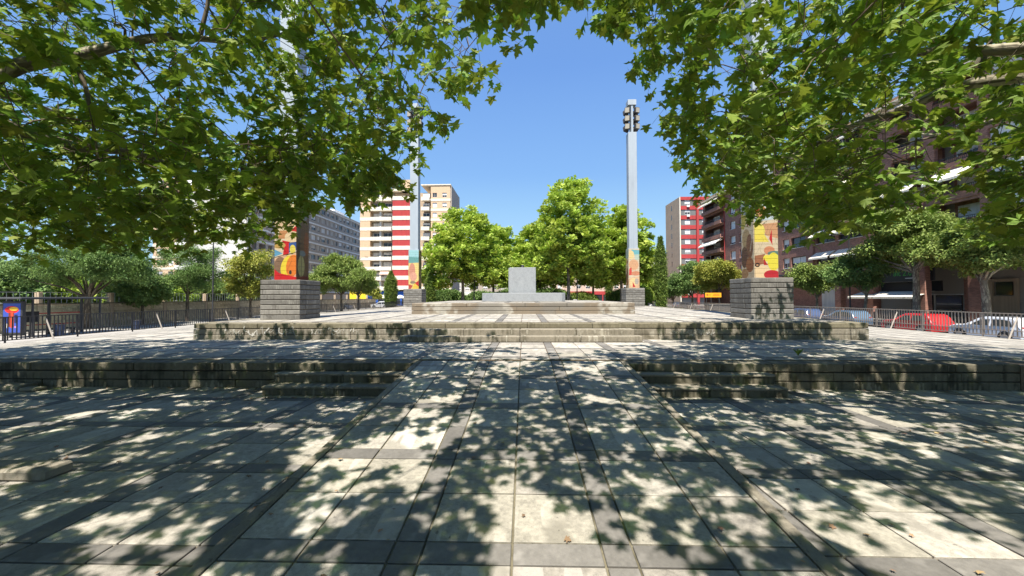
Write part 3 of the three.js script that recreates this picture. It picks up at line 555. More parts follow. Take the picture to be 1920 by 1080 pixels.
{ // C: cream block by the long wall, frontal
  const b = thing('apartment_block', 'cream and peach block with white balconies above the flat crowned street tree', 'building', -95.5, STREET, 100);
  const W = 24.5, fh = 2.95, F = 10, G = 4; const bays = [[.9, 2.6], [4.0, 5.4], [19.2, 20.6]];
  part(b, 'core', boxB(.2, W - .2, 0, G + F * fh, -14, -1.8), M.tan);
  part(b, 'wall', gridWall(6.0, G, F, fh, [[.9, 2.6], [4.0, 5.4]], .95, 2.4), M.tanBrick);
  part(b, 'side_wall', gridWall(4.2, G, F, fh, [[2.9, 3.9]], .95, 2.4).map(g => g.translate(20.3, 0, -.2)), M.pale);
  part(b, 'rear_wall', boxB(6, 20.3, G, G + F * fh, -1.9, -1.6), M.white);
  for (let f = 0; f < F; f++) { const y = G + f * fh; part(b, 'floor_band', boxB(-.1, 6.1, y - .1, y + .5, -.25, .08), M.cream); part(b, 'balcony_parapet', [boxB(6.1, 20.2, y - .1, y + .95, .4, .52), boxB(6.1, 20.2, y - .1, y + .05, -1.6, .4)], M.white); win(b, .92, 2.58, y + .97, y + 2.38, -.15); win(b, 4.02, 5.38, y + .97, y + 2.38, -.15); for (const x of [7, 11, 15]) win(b, x, x + 2.6, y + .2, y + 2.4, -1.5); win(b, 23.22, 24.18, y + .97, y + 2.38, -.35); }
  awning(b, 9, 13.5, G + 5 * fh + 2.5, 1.2, .8, M.red, .4); awning(b, 14.5, 18, G + 5 * fh + 2.5, 1.2, .8, M.pink, .4);
  part(b, 'ground_floor', boxB(0, W, 0, G - .12, -1.8, -.3), M.pale);
}
{ // D: red and grey block with a blank tan side
  const b = thing('apartment_tower', 'red and grey banded tower with white windows and a blank tan brick side', 'building', 47.2, STREET, 122);
  const W = 13.5, fh = 2.95, F = 10, G = 2.6;
  part(b, 'core', boxB(.2, W - .1, 0, G + F * fh, -12, -.9), M.interior);
  const slit = []; for (let f = 0; f < F; f++) slit.push(boxB(-.06, .02, G + f * fh + .5, G + f * fh + 2.1, -6.9, -6.3));
  part(b, 'side_wall', boxB(-.05, .25, 0, G + F * fh + .5, -12, 0), M.tan); part(b, 'stair_slit', slit, M.glass); part(b, 'corner_band', boxB(-.09, .16, 0, G + F * fh + .5, -.3, .05), M.cream);
  const bays = [[1.3, 2.9], [6.4, 8.0], [10.2, 11.8]];
  part(b, 'wall', gridWall(W, G, F, fh, bays, 1.0, 2.55).map(g => g.translate(.2, 0, -.1)), M.grey);
  for (let f = 0; f < F; f++) {
    const y = G + f * fh; part(b, 'red_band', [boxB(.22, 4.75, y - .45, y + .72, -.2, .04), boxB(5.45, W + .2, y - .45, y + .72, -.2, .07)], M.red);
    for (const [a, c] of bays) { win(b, a + .22, c + .18, y + 1.02, y + 2.53, -.2, { shut: pick([.5, .8, 1]) }); if (rnd() < .35) part(b, 'air_conditioner', box(.85, .6, .35, (a + c) / 2 + .3, y + .6, .25), M.white); }
  }
  part(b, 'red_pilaster', boxB(4.78, 5.42, 0, G + F * fh + .3, -.2, .5), M.red);
  part(b, 'red_parapet', [boxB(.15, W + .2, G + F * fh - .45, G + F * fh + .5, -.3, .1)], M.red);
}
{ // E: long brick building along the right street, face towards the plaza
  const b = thing('brick_building', 'long brown brick apartment building with white shutters, awnings and dark shops below', 'building', 38.3, STREET, 86, -Math.PI / 2);
  // local x -> +z (towards the viewer), local z -> -x (towards the plaza); x = 86 - D
  const W = 66, G = 5.7, F = 6, fh = 2.75, eave = G + F * fh;
  const X = D => 86 - D;
  const loggias = [[.6, 8.6], [X(49.8) + 7.2, X(49.8) + 10.6], [X(38.2), X(34.6)], [X(30.8), X(27.4)]];
  const wins = [[X(75.2), X(73.4)], [X(72.0), X(70.3)], [X(68.4), X(66.8)], [X(64.6), X(63)], [X(60.2), X(58.8)], [X(58.4), X(55.1)], [X(53.4), X(50.3)], [X(49.7), X(46.2)], [X(33.9), X(31.5)], [X(26.6), X(24)]];
  const bays = [...wins, ...loggias];
  part(b, 'wall', gridWall(W, G, F, fh, bays, .85, 2.35, .35), M.brick);
  part(b, 'core', boxB(.3, W - .3, G, eave, -13, -2.0), M.interior);
  part(b, 'end_wall', boxB(-.3, 0, 0, eave, -13, 0), M.brick);
  part(b, 'soffit', boxB(0, W, G - .25, G - .01, -3.4, .04), M.darkgrey);
  for (let f = 0; f < F; f++) {
    const y = G + f * fh;
    for (const [a, c] of wins) {
      const wide = c - a > 2.6;
      win(b, a + .02, c - .02, y + .87, y + 2.33, -.22, { frame: wide ? M.iron : M.shutter, shut: wide ? pick([0, 0, .25, .6]) : pick([.5, .8, 1]), sill: M.pale });
      if (wide && a > 28 && (f < 2 || f === 3 || rnd() < .4)) awning(b, a - .1, c + .1, y + 2.45, 1.0, .75, M.awning, .03, f % 2 ? null : M.pink);
    }
    for (const [a, c] of loggias) {
      part(b, 'loggia_parapet', [boxB(a, c, y - .15, y + .5, a < 1 ? .62 : .02, a < 1 ? .78 : .12), boxB(a, c, y - .15, y + .02, -1.9, a < 1 ? .62 : .02)], M.brick);
      railing(b, a + .03, c - .03, y + .48, .55, a < 1 ? .7 : .07, M.iron);
      part(b, 'loggia_back', boxB(a, c, y + .02, y + fh - .15, -1.98, -1.75), M.brick);
      win(b, a + .4, Math.min(c - .4, a + 3.0), y + .1, y + 2.3, -1.6, { shut: pick([.3, .6, 1]) }); if (c - a > 6) win(b, c - 3.2, c - .5, y + .1, y + 2.3, -1.6, { shut: pick([.2, .6]) });
      if (f === 2 || (f === 5)) awning(b, a + .1, c - .1, y + 2.6, 1.3, 1.0, M.awning, a < 1 ? .3 : .05, f === 5 ? M.darkgrey : null);
    }
  }
  part(b, 'pilaster', [boxB(X(55), X(53.7), G - .3, eave, .01, .28), boxB(X(45.9), X(44.6), G - .3, eave, .01, .28), boxB(X(30.6), X(29.4), G - .3, eave, .01, .28)], M.brick);
  part(b, 'drain_pipe', tube([V(8.9, G, .12), V(8.9, eave, .12)], [.07, .07], 6), M.red);
  const rs = new THREE.Shape([[-.9, 0], [-.9, .3], [7, 3.2], [14, .6], [14, 0]].map(a => new THREE.Vector2(...a))); const rg = new THREE.ExtrudeGeometry(rs, { depth: W + 1.2, bevelEnabled: false }); rg.rotateY(Math.PI / 2); rg.translate(-.6, eave, 0);
  part(b, 'roof', uvBox(rg), M.tileRoof); part(b, 'eave', boxB(-.7, W + .7, eave - .12, eave - .002, -.1, .95), M.cream);
  part(b, 'attic', boxB(10, 16, eave + 1.2, eave + 4.6, -9, -5), M.darkgrey);
  // ground floor
  const back = -3.2; const gf = [];
  gf.push(boxB(0, X(62), 0, G, back - .3, back), boxB(X(48.9), X(47.9), 0, G, back - .3, back + .4), boxB(X(38.9), X(36.8), 0, G, back - .3, back + .1), boxB(X(33.2), X(31.4), 0, G, back - .3, back + .1));
  part(b, 'ground_wall', gf, M.brick);
  part(b, 'garage_door', [boxB(X(56.9), X(53.2), 0, 4.3, back - .1, back + .1)], M.pale); part(b, 'garage_frame', [boxB(X(62), X(56.9), 0, G, back - .3, back), boxB(X(56.9), X(53.2), 4.3, G, back - .3, back), boxB(X(53.2), X(48.9), 0, G, back - .3, back)], M.brick);
  for (const D of [61, 50, 45.5, 39.8, 35.2, 31.2, 27]) part(b, 'column', boxB(X(D) - .45, X(D) + .45, 0, G - .25, -.6, .02), M.brick);
  part(b, 'shop_wall', [boxB(X(47.9), X(38.9), 0, G, back - .3, back - .1)], M.interior);
  part(b, 'shop_glass', [boxB(X(44.2), X(41.9), .4, 2.6, back - .05, back), boxB(X(41.6), X(39.2), .4, 2.6, back - .05, back)], M.glass);
  part(b, 'shop_trim', [boxB(X(47.8), X(39), 2.62, 2.74, back - .05, back + .06), boxB(X(41.72), X(41.6), .3, 2.6, back - .05, back + .05), boxB(X(41.5), X(39.2), 1.1, 1.16, back, back + .03), boxB(X(41.5), X(39.2), 1.7, 1.76, back, back + .03)], M.pale);
  const board = part(b, 'shop_board', boxB(X(44.6), X(39.0), 4.0, 5.5, -.62, -.5), M.darkgrey);
  { // lettering on the board
    const c = document.createElement('canvas'); c.width = 512; c.height = 128; const q = c.getContext('2d'); q.fillStyle = '#24272a'; q.fillRect(0, 0, 512, 128); q.fillStyle = '#3fae3a'; q.font = '64px sans-serif'; q.fillText('alc 2.0', 130, 78); q.fillStyle = '#d8dadb'; q.fillRect(420, 40, 56, 7); q.fillRect(412, 56, 70, 9); q.fillRect(424, 28, 40, 5); q.fillRect(250, 100, 226, 6);
    const t = new THREE.CanvasTexture(c); t.colorSpace = THREE.SRGBColorSpace; const g = new THREE.PlaneGeometry(5.6, 1.4); g.translate(X(41.8), 4.75, -.494); part(board, 'lettering', g, std({ map: t, roughness: .5 }));
  }
  part(b, 'shop_fascia', boxB(X(45.2), X(38.9), 3.0, 3.98, -1.2, -1.0), M.black);
  const aw = [awning(b, X(47.6), X(44.4), 3.0, 1.7, .55, M.awning, -.95), awning(b, X(44.1), X(39.4), 3.0, 1.9, .55, M.awning, -.95)];
  const door = part(b, 'door', boxB(X(36.6), X(35.0), 0, 2.5, back, back + .08), M.tan); part(door, 'glazing', boxB(X(36.4), X(35.2), 2.6, 3.7, back, back + .05), M.glass); part(door, 'frame', [boxB(X(36.9), X(36.6), 0, 4.0, back - .05, back + .16), boxB(X(35.0), X(34.8), 0, 4.0, back - .05, back + .16), boxB(X(36.6), X(35.0), 3.75, 4.0, back - .05, back + .16)], M.tan); part(b, 'door_bay', [boxB(X(36.8), X(33.2), 0, G, back - .5, back - .1)], M.greyBrick);
  part(b, 'red_shopfront', [boxB(X(31.4), X(20.2), 0, .9, back - .2, back + .2), boxB(X(31.4), X(20.2), 3.2, G - .3, back - .2, back + .2), boxB(X(31.4), X(30.9), .9, 3.2, back - .2, back + .2), boxB(X(28.9), X(28.3), .9, 3.2, back - .2, back + .2)], M.maroon);
  part(b, 'red_shop_glass', boxB(X(30.9), X(20.2), .9, 3.2, back - .2, back - .1), M.glass);
}
{ // F: far blocks behind the plane trees
  const mk = (x, d, W, F, wall, label, bandMat) => {
    const b = thing('far_building', label, 'building', x, STREET, d); const fh = 3, G = 4.4, bays = []; for (let a = 1.2; a < W - 2.2; a += 3.4) bays.push([a, a + 1.6]);
    part(b, 'core', boxB(.2, W - .2, 0, G + F * fh, -12, -.8), M.interior); part(b, 'wall', gridWall(W, G, F, fh, bays, .95, 2.4), wall); part(b, 'ground_floor', gridWall(W, 0, 1, G, bays.map(([a, c]) => [a - .5, c + .9]), .5, 3.2), bandMat);
    for (let f = 0; f < F; f++) for (const [a, c] of bays) win(b, a, c, G + f * fh + .97, G + f * fh + 2.38, -.15);
    for (const [a, c] of bays) part(b, 'shop_glass', boxB(a - .5, c + .9, .5, 3.2, -.2, -.15), M.glass);
    part(b, 'side_wall', [boxB(0, .2, 0, G + F * fh, -12, -.31), boxB(W - .2, W, 0, G + F * fh, -12, -.31)], wall); part(b, 'parapet', boxB(-.1, W + .1, G + F * fh, G + F * fh + .8, -.3, .1), bandMat);
  };
  mk(-20, 150, 30, 3, M.greyBrick, 'low grey building behind the plane tree trunks, partly hidden by foliage', M.darkgrey);
  mk(11, 146, 32, 5, M.pink, 'pink and cream building glimpsed behind the peach mural pillar', M.red);
  mk(-60, 168, 44, 4, M.pale, 'distant pale low block seen past the end of the long grey block', M.white);
  mk(40, 150, 30, 4, M.cream, 'distant cream block behind the foot of the red and grey tower', M.tan);
  mk(-112, 128, 40, 7, M.pale, 'pale distant block behind the park trees past the boundary wall', M.white);
}
{ // boundary wall on the left street
  const w = thing('boundary_wall', 'long tan block wall with pale posts behind the bus shelter and street trees', 'wall', -36.2, STREET, 0);
  part(w, 'coping', boxB(-.22, .22, 2.12, 2.2, -96, -8), M.wallTop[0]);
  const bay = 5.2; let n = 0;
  for (let d = 8; d < 95; d += bay) {
    const near = d < 62;
    if (near) for (let c = 0; c < 7; c++) { let x = d + .2 + (c % 2) * .0; const k = 4; for (let i = 0; i < k; i++) { const L = (bay - .42) / k; if (n++ > 290) continue; const m = part(w, 'block', stoneGeo(Math.round((L - .012) * 50) / 50, .29, .3, .01, (c + i) % 7), [M.sand[(c * 3 + i * 5 + n) % 3]][0]); m.rotation.y = Math.PI / 2; m.position.set(0, c * .302, -(x + (i + .5) * L)); } }
    part(w, 'panel', boxB(-.11, .11, 0, 2.11, -(d + bay), -d), M.sand[1]);
    part(w, 'post', bevelBox(.36, 3.05, .28, .02).translate(0, 0, -d), M.tan);
    if (d < 80) { const q = [boxB(-.02, .02, 3.0, 3.05, -(d + bay), -d)]; for (let i = 1; i < 14; i++) q.push(boxB(-.008, .008, 2.2, 3.0, -(d + i * bay / 14) - .008, -(d + i * bay / 14) + .008)); part(w, 'mesh_screen', q, M.rim); }
  }
}

// ---------- street trees and plants ----------
const leafMat = (r, g, b, t = .4) => new THREE.MeshPhysicalMaterial({ color: col(r, g, b), roughness: .7, specularIntensity: .4, transmission: t, thickness: 0, side: THREE.DoubleSide });
M.leafPlane = leafMat(.42, .54, .09, .5); M.leafDark = leafMat(.17, .27, .075); M.leafLocust = leafMat(.24, .32, .075); M.leafYellow = leafMat(.36, .38, .07); M.leafCypress = leafMat(.20, .28, .06, .2); M.leafFeather = leafMat(.17, .27, .075);
function clump(seed, n, leaf, spread, narrow) {        // a twig end: n folded leaves
  const q = rng(seed), list = [];
  for (let i = 0; i < n; i++) {
    const l = leaf * (.7 + .6 * q()), w = l * narrow, s = new THREE.BufferGeometry();
    s.setAttribute('position', new THREE.Float32BufferAttribute([0, 0, 0, w * .5, l * .12, l * .45, 0, 0, l, 0, 0, 0, 0, 0, l, -w * .5, l * .12, l * .45], 3)); s.computeVertexNormals();
    s.rotateX((q() - .35) * 1.6); s.rotateY(q() * 6.28); s.rotateZ((q() - .5) * .9); s.translate((q() - .5) * spread * 2, (q() - .5) * spread * 1.3, (q() - .5) * spread * 2); list.push(s);
  }
  const g = mergeGeometries(list); g.setAttribute('uv', new THREE.Float32BufferAttribute(new Float32Array(g.attributes.position.count * 2), 2)); return g;
}
const CL = { plane: clump(1, 9, .34, .36, .85), small: clump(2, 12, .24, .34, .5), feather: clump(3, 16, .22, .34, .3), cyp: clump(4, 10, .22, .16, .3), big: clump(5, 9, .42, .45, .7) };
const _m = new THREE.Matrix4(), _q = new THREE.Quaternion(), _e = new THREE.Euler(), _c = new THREE.Color();
function foliage(parent, name, geo, mat, spots, tint) {
  const im = new THREE.InstancedMesh(geo, mat, spots.length); im.name = name; im.userData.kind = 'stuff';
  spots.forEach((s, i) => { _e.set(rr(-.5, .5), rr(0, 6.28), rr(-.5, .5)); _q.setFromEuler(_e); _m.compose(s.p, _q, V(s.s, s.s, s.s)); im.setMatrixAt(i, _m); const k = rr(1 - tint, 1 + tint); _c.setRGB(k * rr(.92, 1.1), k, k * rr(.8, 1.1)); im.setColorAt(i, _c); });
  im.castShadow = im.receiveShadow = true; parent.add(im); return im;
}
// blobs: [x, y, z, rx, ry, rz] in tree space; leaves sit in lumps near the surface with gaps between
function tree(name, label, category, x, y, d, o) {
  const t = thing(name, label, category, x, y, d, 0, o.group);
  const spots = [], lumps = [];
  for (const [bx, by, bz, rx, ry, rz] of o.blobs) {
    const vol = rx * ry * rz, n = Math.round((o.lumps || 26) * Math.pow(vol / 8, .6));
    for (let i = 0; i < n; i++) { const u = rr(-1, 1), a = rr(0, 6.283), r = Math.pow(rr(.25, 1), .5), s = Math.sqrt(1 - u * u); lumps.push([bx + rx * r * s * Math.cos(a), by + ry * r * u, bz + rz * r * s * Math.sin(a), rr(.5, 1.05) * (o.lumpR || .9)]); }
  }
  const per = Math.ceil(o.n / lumps.length);
  for (const [lx, ly, lz, lr] of lumps) for (let i = 0; i < per; i++) { const v = V(rr(-1, 1), rr(-1, 1), rr(-1, 1)); if (v.length() > 1) v.normalize(); v.multiplyScalar(lr * rr(.5, 1.1)); v.y *= .72; spots.push({ p: v.add(V(lx, ly, lz)), s: rr(.75, 1.25) * (o.leafScale || 1) }); }
  foliage(t, 'crown', o.geo, o.mat, spots, o.tint || .22);
  const g = [], th = o.trunkH, r = o.trunkR, lean = o.lean || 0;
  const top = V(lean * .6, th, 0);
  g.push(tube([V(0, -.1, 0), V(lean * .15, th * .3, 0), V(lean * .35, th * .65, .03), top], [r * 1.25, r, r * .88, r * .75], 9));
  part(t, 'trunk', g, o.bark || M.bark);
  const b = [], heads = lumps.slice().sort(() => rnd() - .5).slice(0, o.limbs || 12);
  for (const [lx, ly, lz] of heads) { const e = V(lx, ly, lz), s = V(top.x * .9, th * rr(.82, 1), 0), m1 = s.clone().lerp(e, .4).add(V(0, rr(0, .3), 0)), m2 = s.clone().lerp(e, .72).add(V(rr(-.2, .2), rr(0, .3), rr(-.2, .2))); b.push(tube([s, m1, m2, e], [r * .5, r * .3, r * .17, r * .05], 5)); }
  part(t, 'limbs', b, o.bark || M.bark);
  return t;
}
function cypress(x, y, d, h, w, label) {
  const t = thing('cypress_tree', label, 'tree', x, y, d); const spots = [];
  const n = Math.round(260 * h * w * 1.3); for (let i = 0; i < n; i++) { const k = Math.pow(rnd(), .9), yy = .1 + k * (h - .1), r = w * .5 * Math.pow(Math.sin(Math.PI * Math.min(1, .14 + (1 - k) * .62)), .8) * Math.min(1, (1 - k) * 5) * Math.sqrt(rr(.35, 1)) * rr(.8, 1.25), a = rr(0, 6.283); spots.push({ p: V(r * Math.cos(a), yy, r * Math.sin(a)), s: rr(.5, .9) * (w > 1 ? 1.1 : .8) }); }
  foliage(t, 'crown', CL.cyp, M.leafCypress, spots, .3); part(t, 'trunk', tube([V(0, -.05, 0), V(0, h * .5, 0), V(0, h * .93, 0)], [.14, .09, .02], 6), M.darkBark);
}
// place a pixel column at a depth (world x), only used to lay the street out
const wx = (px, D) => { const t = (px - 960) / 750; const th = 1.76 * R; return .08 + D * (t * Math.cos(th) - Math.sin(th)) / (t * Math.sin(th) + Math.cos(th)); };
{ // plane trees beyond the dais
  const pt = (px, D, h, w, label, o = {}) => { const s = w / 2; tree('plane_tree', label, 'tree', wx(px, D), 0, D, Object.assign({ blobs: [[0, h * .52, 0, s * .95, h * .22, s * .9], [s * .1, h * .70, 0, s * .82, h * .2, s * .8], [-s * .45, h * .38, .3, s * .6, h * .17, s * .6], [s * .5, h * .40, .2, s * .58, h * .17, s * .6], [s * .05, h * .86, 0, s * .48, h * .12, s * .46]], n: 3000, lumps: 34, geo: CL.plane, mat: M.leafPlane, trunkH: h * .33, trunkR: .2, lumpR: .85 }, o)); };
  pt(868, 48, 12.6, 10.5, 'broad bright green plane tree right beside the turquoise mural pillar');
  pt(1066, 47, 15.9, 9.5, 'tallest bright green plane tree with a ragged top behind the granite block');
  pt(1165, 52, 13.4, 9, 'bright green plane tree behind the peach mural pillar');
  pt(925, 62, 13.2, 11, 'plane tree set back between the broad and the tallest plane trees');
  pt(985, 74, 12.0, 11, 'small distant plane tree seen just over the granite block');
  pt(1012, 58, 13, 9.5, 'plane tree directly behind the granite block, lower than its tall neighbour');
  pt(1112, 66, 13.5, 11, 'plane tree set back between the tallest plane tree and the peach mural pillar');
}
cypress(wx(733, 60), 0, 60, 5.4, 1.75, 'short stout cypress in front of the blue shopfront');
cypress(wx(806, 46), 0, 46, 4.3, 1.1, 'slim low cypress just beside the turquoise mural pillar');
cypress(wx(1142, 60), 0, 60, 4.6, 1.0, 'slim low cypress between the plane trunk and the peach mural pillar');
cypress(wx(1239, 44), 0, 44, 8.0, 1.15, 'tall slender cypress beside the peach mural pillar');
cypress(wx(779, 62), 0, 62, 4.9, .8, 'thin cypress half hidden behind the turquoise mural pillar');
{ // left street
  const lo = { geo: CL.feather, mat: M.leafFeather, tint: .25, bark: M.darkBark };
  tree('street_tree', 'wide flat crowned feathery tree over the bus shelter', 'tree', wx(165, 31), STREET, 31, { ...lo, blobs: [[0, 5.6, 0, 4.6, 1.4, 3.6], [-2.5, 4.7, .4, 2.6, 1.0, 2.2], [2.6, 5.0, 0, 2.4, 1.0, 2.2], [.4, 6.5, 0, 2.4, .7, 2]], n: 2600, lumps: 26, trunkH: 2.9, trunkR: .24, limbs: 18 });
  tree('street_tree', 'small dense dark round tree by the tan block wall', 'tree', wx(268, 36), STREET, 36, { blobs: [[0, 3.6, 0, 2.5, 1.4, 2.2]], n: 1400, geo: CL.small, mat: M.leafDark, trunkH: 2.0, trunkR: .12, bark: M.darkBark });
  tree('street_tree', 'sparse open crowned feathery tree in front of the cream and peach block', 'tree', wx(352, 40), STREET, 40, { ...lo, blobs: [[0, 5.2, 0, 3.5, 1.4, 2.8], [0, 7.0, 0, 3.0, .8, 2.2], [1.2, 4.2, 0, 2.6, 1.1, 2]], n: 1500, lumps: 20, trunkH: 3.2, trunkR: .16 });
  tree('street_tree', 'yellow green tree just left behind the red band pillar plinth', 'tree', wx(470, 47), STREET, 47, { blobs: [[0, 4.8, 0, 3.2, 2.4, 2.6], [.6, 6.9, 0, 2.1, 1.2, 2]], n: 1700, geo: CL.small, mat: M.leafYellow, trunkH: 2.4, trunkR: .15, bark: M.darkBark });
  tree('street_tree', 'round olive green tree between the red band pillar and the cream tower', 'tree', wx(640, 66), STREET, 66, { blobs: [[0, 6.4, 0, 4.6, 2.7, 3.6], [-2.8, 5.4, 0, 2.6, 1.9, 2.4], [3.2, 5.2, 0, 2.6, 1.7, 2.4], [.2, 8.3, 0, 3.0, 1.3, 2.4]], n: 3000, geo: CL.small, mat: M.leafLocust, trunkH: 3.4, trunkR: .2, bark: M.darkBark, leafScale: 1.25 });
  tree('street_tree', 'small tree with slim trunk before the parked silver car', 'tree', wx(672, 62), STREET, 62, { blobs: [[.4, 5.2, 0, 2.6, 1.7, 2.2]], n: 900, geo: CL.small, mat: M.leafLocust, trunkH: 3.0, trunkR: .16, bark: M.darkBark });
  tree('street_tree', 'tiny yellow green tree in front of the blue shopfront', 'tree', wx(703, 98), STREET, 98, { blobs: [[0, 3.4, 0, 1.8, 1.1, 1.5]], n: 300, geo: CL.big, mat: M.leafYellow, trunkH: 2, trunkR: .1 });
  [[18, 52, 8.5, 5.5, 1, 'dark olive broad tree over the wall behind the bus shelter poster'], [70, 58, 6.8, 6, 0, 'mid green tree over the wall behind the bus shelter roof'], [150, 60, 7.2, 6.5, 2, 'pale green tree behind the trunk of the flat crowned street tree'], [235, 62, 6.6, 6, 0, 'mid green tree over the wall behind the small dense dark tree'], [310, 64, 6.2, 5.5, 2, 'pale green tree behind the sparse open crowned street tree'], [400, 72, 6.5, 5.5, 0, 'mid green tree behind the black lamp post by the wall'], [455, 80, 7.5, 6, 0, 'mid green tree behind the yellow green street tree']].forEach(([px, D, h, r, k, label]) => tree('park_tree', label, 'tree', wx(px, D), STREET, D, { group: 'trees behind the boundary wall', blobs: [[0, h * .62, 0, r * .62, h * .34, r * .5], [-r * .3, h * .45, 0, r * .5, h * .28, r * .4], [r * .35, h * .45, 0, r * .5, h * .25, r * .4]], n: 1100, geo: CL.big, mat: [M.leafLocust, M.leafDark, M.leafPlane][k], trunkH: h * .3, trunkR: .18, bark: M.darkBark }));
}
{ // right street
  const y = STREET + .12;
  tree('street_tree', 'large pale green tree before the dark shop with green lettering', 'tree', 33.8, y, 35.5, { blobs: [[0, 7.3, 0, 3.6, 1.9, 3.4], [-.6, 9.0, -1.6, 2.4, 1.3, 2.8], [0, 6.2, 2.6, 2.4, 1.3, 2.2], [0, 6.6, -2.8, 2.4, 1.3, 2.2]], n: 3200, geo: CL.small, mat: M.leafLocust, trunkH: 5.0, trunkR: .26, leafScale: 1.1, limbs: 18 });
  tree('street_tree', 'pale green tree with a leaning trunk in front of the red shopfront', 'tree', 33.8, y, 30.2, { blobs: [[0, 5.9, 0, 3.0, 1.6, 3.2], [-.4, 6.9, 1.2, 2.4, 1.2, 2.4]], n: 2400, geo: CL.small, mat: M.leafLocust, trunkH: 3.8, trunkR: .25, lean: -.5, limbs: 16 });
  tree('street_tree', 'small pale green tree in front of the pale garage door', 'tree', 33.5, y, 46.8, { blobs: [[0, 4.6, 0, 2.6, 1.5, 2.6]], n: 1300, geo: CL.small, mat: M.leafLocust, trunkH: 2.6, trunkR: .14 });
  tree('street_tree', 'small tree with a thin slanting trunk in front of the cream shop awnings', 'tree', 33.5, y, 40.5, { blobs: [[0, 4.9, 0, 2.3, 1.3, 2.5]], n: 1200, geo: CL.small, mat: M.leafFeather, trunkH: 3.0, trunkR: .14, lean: .6 });
  tree('street_tree', 'dark green tree to the side of the tall slender cypress', 'tree', wx(1298, 80), STREET, 80, { blobs: [[0, 5.6, 0, 4.4, 2.4, 3.4], [1.0, 8.0, 0, 3.0, 1.6, 2.4], [-3.2, 4.6, 0, 2.4, 1.5, 2.2]], n: 2200, geo: CL.small, mat: M.leafDark, trunkH: 2.8, trunkR: .2, bark: M.darkBark, leafScale: 1.3 });
  tree('street_tree', 'yellow green tree with a slanting trunk behind the yellow direction sign', 'tree', wx(1352, 62), STREET, 62, { blobs: [[-.6, 6.2, 0, 3.0, 2.2, 2.8], [.9, 5.2, 0, 2.2, 1.5, 2.2], [-1.6, 4.7, 0, 1.8, 1.2, 1.6]], n: 2000, geo: CL.small, mat: M.leafYellow, trunkH: 3.2, trunkR: .16, lean: -.9, bark: M.darkBark, leafScale: 1.15 });
  tree('street_tree', 'bushy mid green tree low down beside the tall slender cypress', 'tree', wx(1262, 92), STREET, 92, { blobs: [[0, 4.4, 0, 3.4, 2.2, 3]], n: 1000, geo: CL.big, mat: M.leafDark, trunkH: 1.8, trunkR: .2, bark: M.darkBark });
  tree('street_tree', 'light green bush like tree seen past the peach mural pillar', 'tree', wx(1218, 84), STREET, 84, { blobs: [[0, 4.2, 0, 2.6, 2.6, 2.4]], n: 900, geo: CL.big, mat: M.leafPlane, trunkH: 1.6, trunkR: .16 });
}
// clipped shrubs under the plane trees and along the street beyond
{
  const shrub = (px, D, w, h, y, mat, label) => { const t = thing('shrub', label, 'shrub', wx(px, D), y, D); const spots = []; const n = Math.round(120 * w * h); for (let i = 0; i < n; i++) { const u = rr(-1, 1), a = rr(0, 6.283), r = Math.pow(rr(.4, 1), .5), q = Math.sqrt(1 - u * u); spots.push({ p: V(w * .5 * r * q * Math.cos(a), h * .5 + h * .5 * r * u, .5 * Math.min(w, 2.4) * r * q * Math.sin(a)), s: rr(.7, 1.2) }); } foliage(t, 'foliage', CL.small, mat, spots, .25); part(t, 'stems', [tube([V(0, -.05, 0), V(.1, h * .6, 0)], [.05, .02], 5), tube([V(.1, -.05, .1), V(-w * .2, h * .6, 0)], [.04, .02], 5), tube([V(0, -.05, 0), V(w * .22, h * .6, .1)], [.04, .02], 5)], M.twig); };
  shrub(836, 56, 5.5, 2.6, 0, M.leafDark, 'dark shrub under the broad plane tree beside the slim cypress'); shrub(905, 58, 5, 2.3, 0, M.leafDark, 'dark shrub between the plane trunks on the broad tree side'); shrub(960, 54, 4.5, 2.6, 0, M.leafDark, 'dark green shrub just behind the granite block'); shrub(1030, 56, 6, 2.7, 0, M.leafDark, 'wide dark shrub behind the tallest plane tree'); shrub(1090, 64, 5, 2.2, 0, M.leafLocust, 'low mid green shrub past the tallest plane tree'); shrub(1170, 58, 4.5, 2.6, 0, M.leafLocust, 'mid green shrub at the foot of the peach mural pillar'); shrub(1200, 56, 3.2, 3.0, 0, M.leafPlane, 'bright green shrub between the peach mural pillar and tall cypress');
}
// ---------- lamp posts ----------
function lampPost(x, y, d, h, label, arm = 1) {
  const t = thing('lamp_post', label, 'lamp post', x, y, d);
  part(t, 'pole', [cyl(.11, .09, 1.1, 0, 0, 0, 8), cyl(.07, .045, h - 1.1, 0, 1.1, 0, 8)], M.iron); part(t, 'base', cyl(.2, .14, .22, 0, 0, 0, 8), M.iron);
  part(t, 'arm', tube([V(0, h - .15, 0), V(arm * .5, h + .05, 0), V(arm * 1.1, h + .1, 0)], [.035, .03, .03], 6), M.iron); const hd = part(t, 'lamp_head', bevelBox(.7, .12, .26, .03).translate(arm * 1.35, h + .03, 0), M.iron); part(hd, 'lamp_glass', box(.5, .02, .18, arm * 1.35, h + .02, 0), M.lampGlass);
}
lampPost(wx(399, 38), STREET, 38, 9.5, 'black lamp post standing beside the tan block wall');
lampPost(33.0, STREET + .12, 41.5, 8.6, 'black lamp post in front of the dark shop awnings', -1);
lampPost(wx(889, 47), 0, 47, 6, 'black lamp post among the plane trunks, on the broad plane tree side'); lampPost(wx(1064, 46), 0, 46, 6, 'black lamp post among the plane trunks close to the granite block'); lampPost(wx(1082, 47.5), 0, 47.5, 6.4, 'black lamp post among the plane trunks beside the thick pale trunk', -1);
lampPost(wx(675, 84), STREET, 84, 11, 'tall thin lamp post in front of the cream tower'); lampPost(wx(1333, 70), STREET, 70, 9.5, 'thin lamp post in front of the red and grey tower', -1);
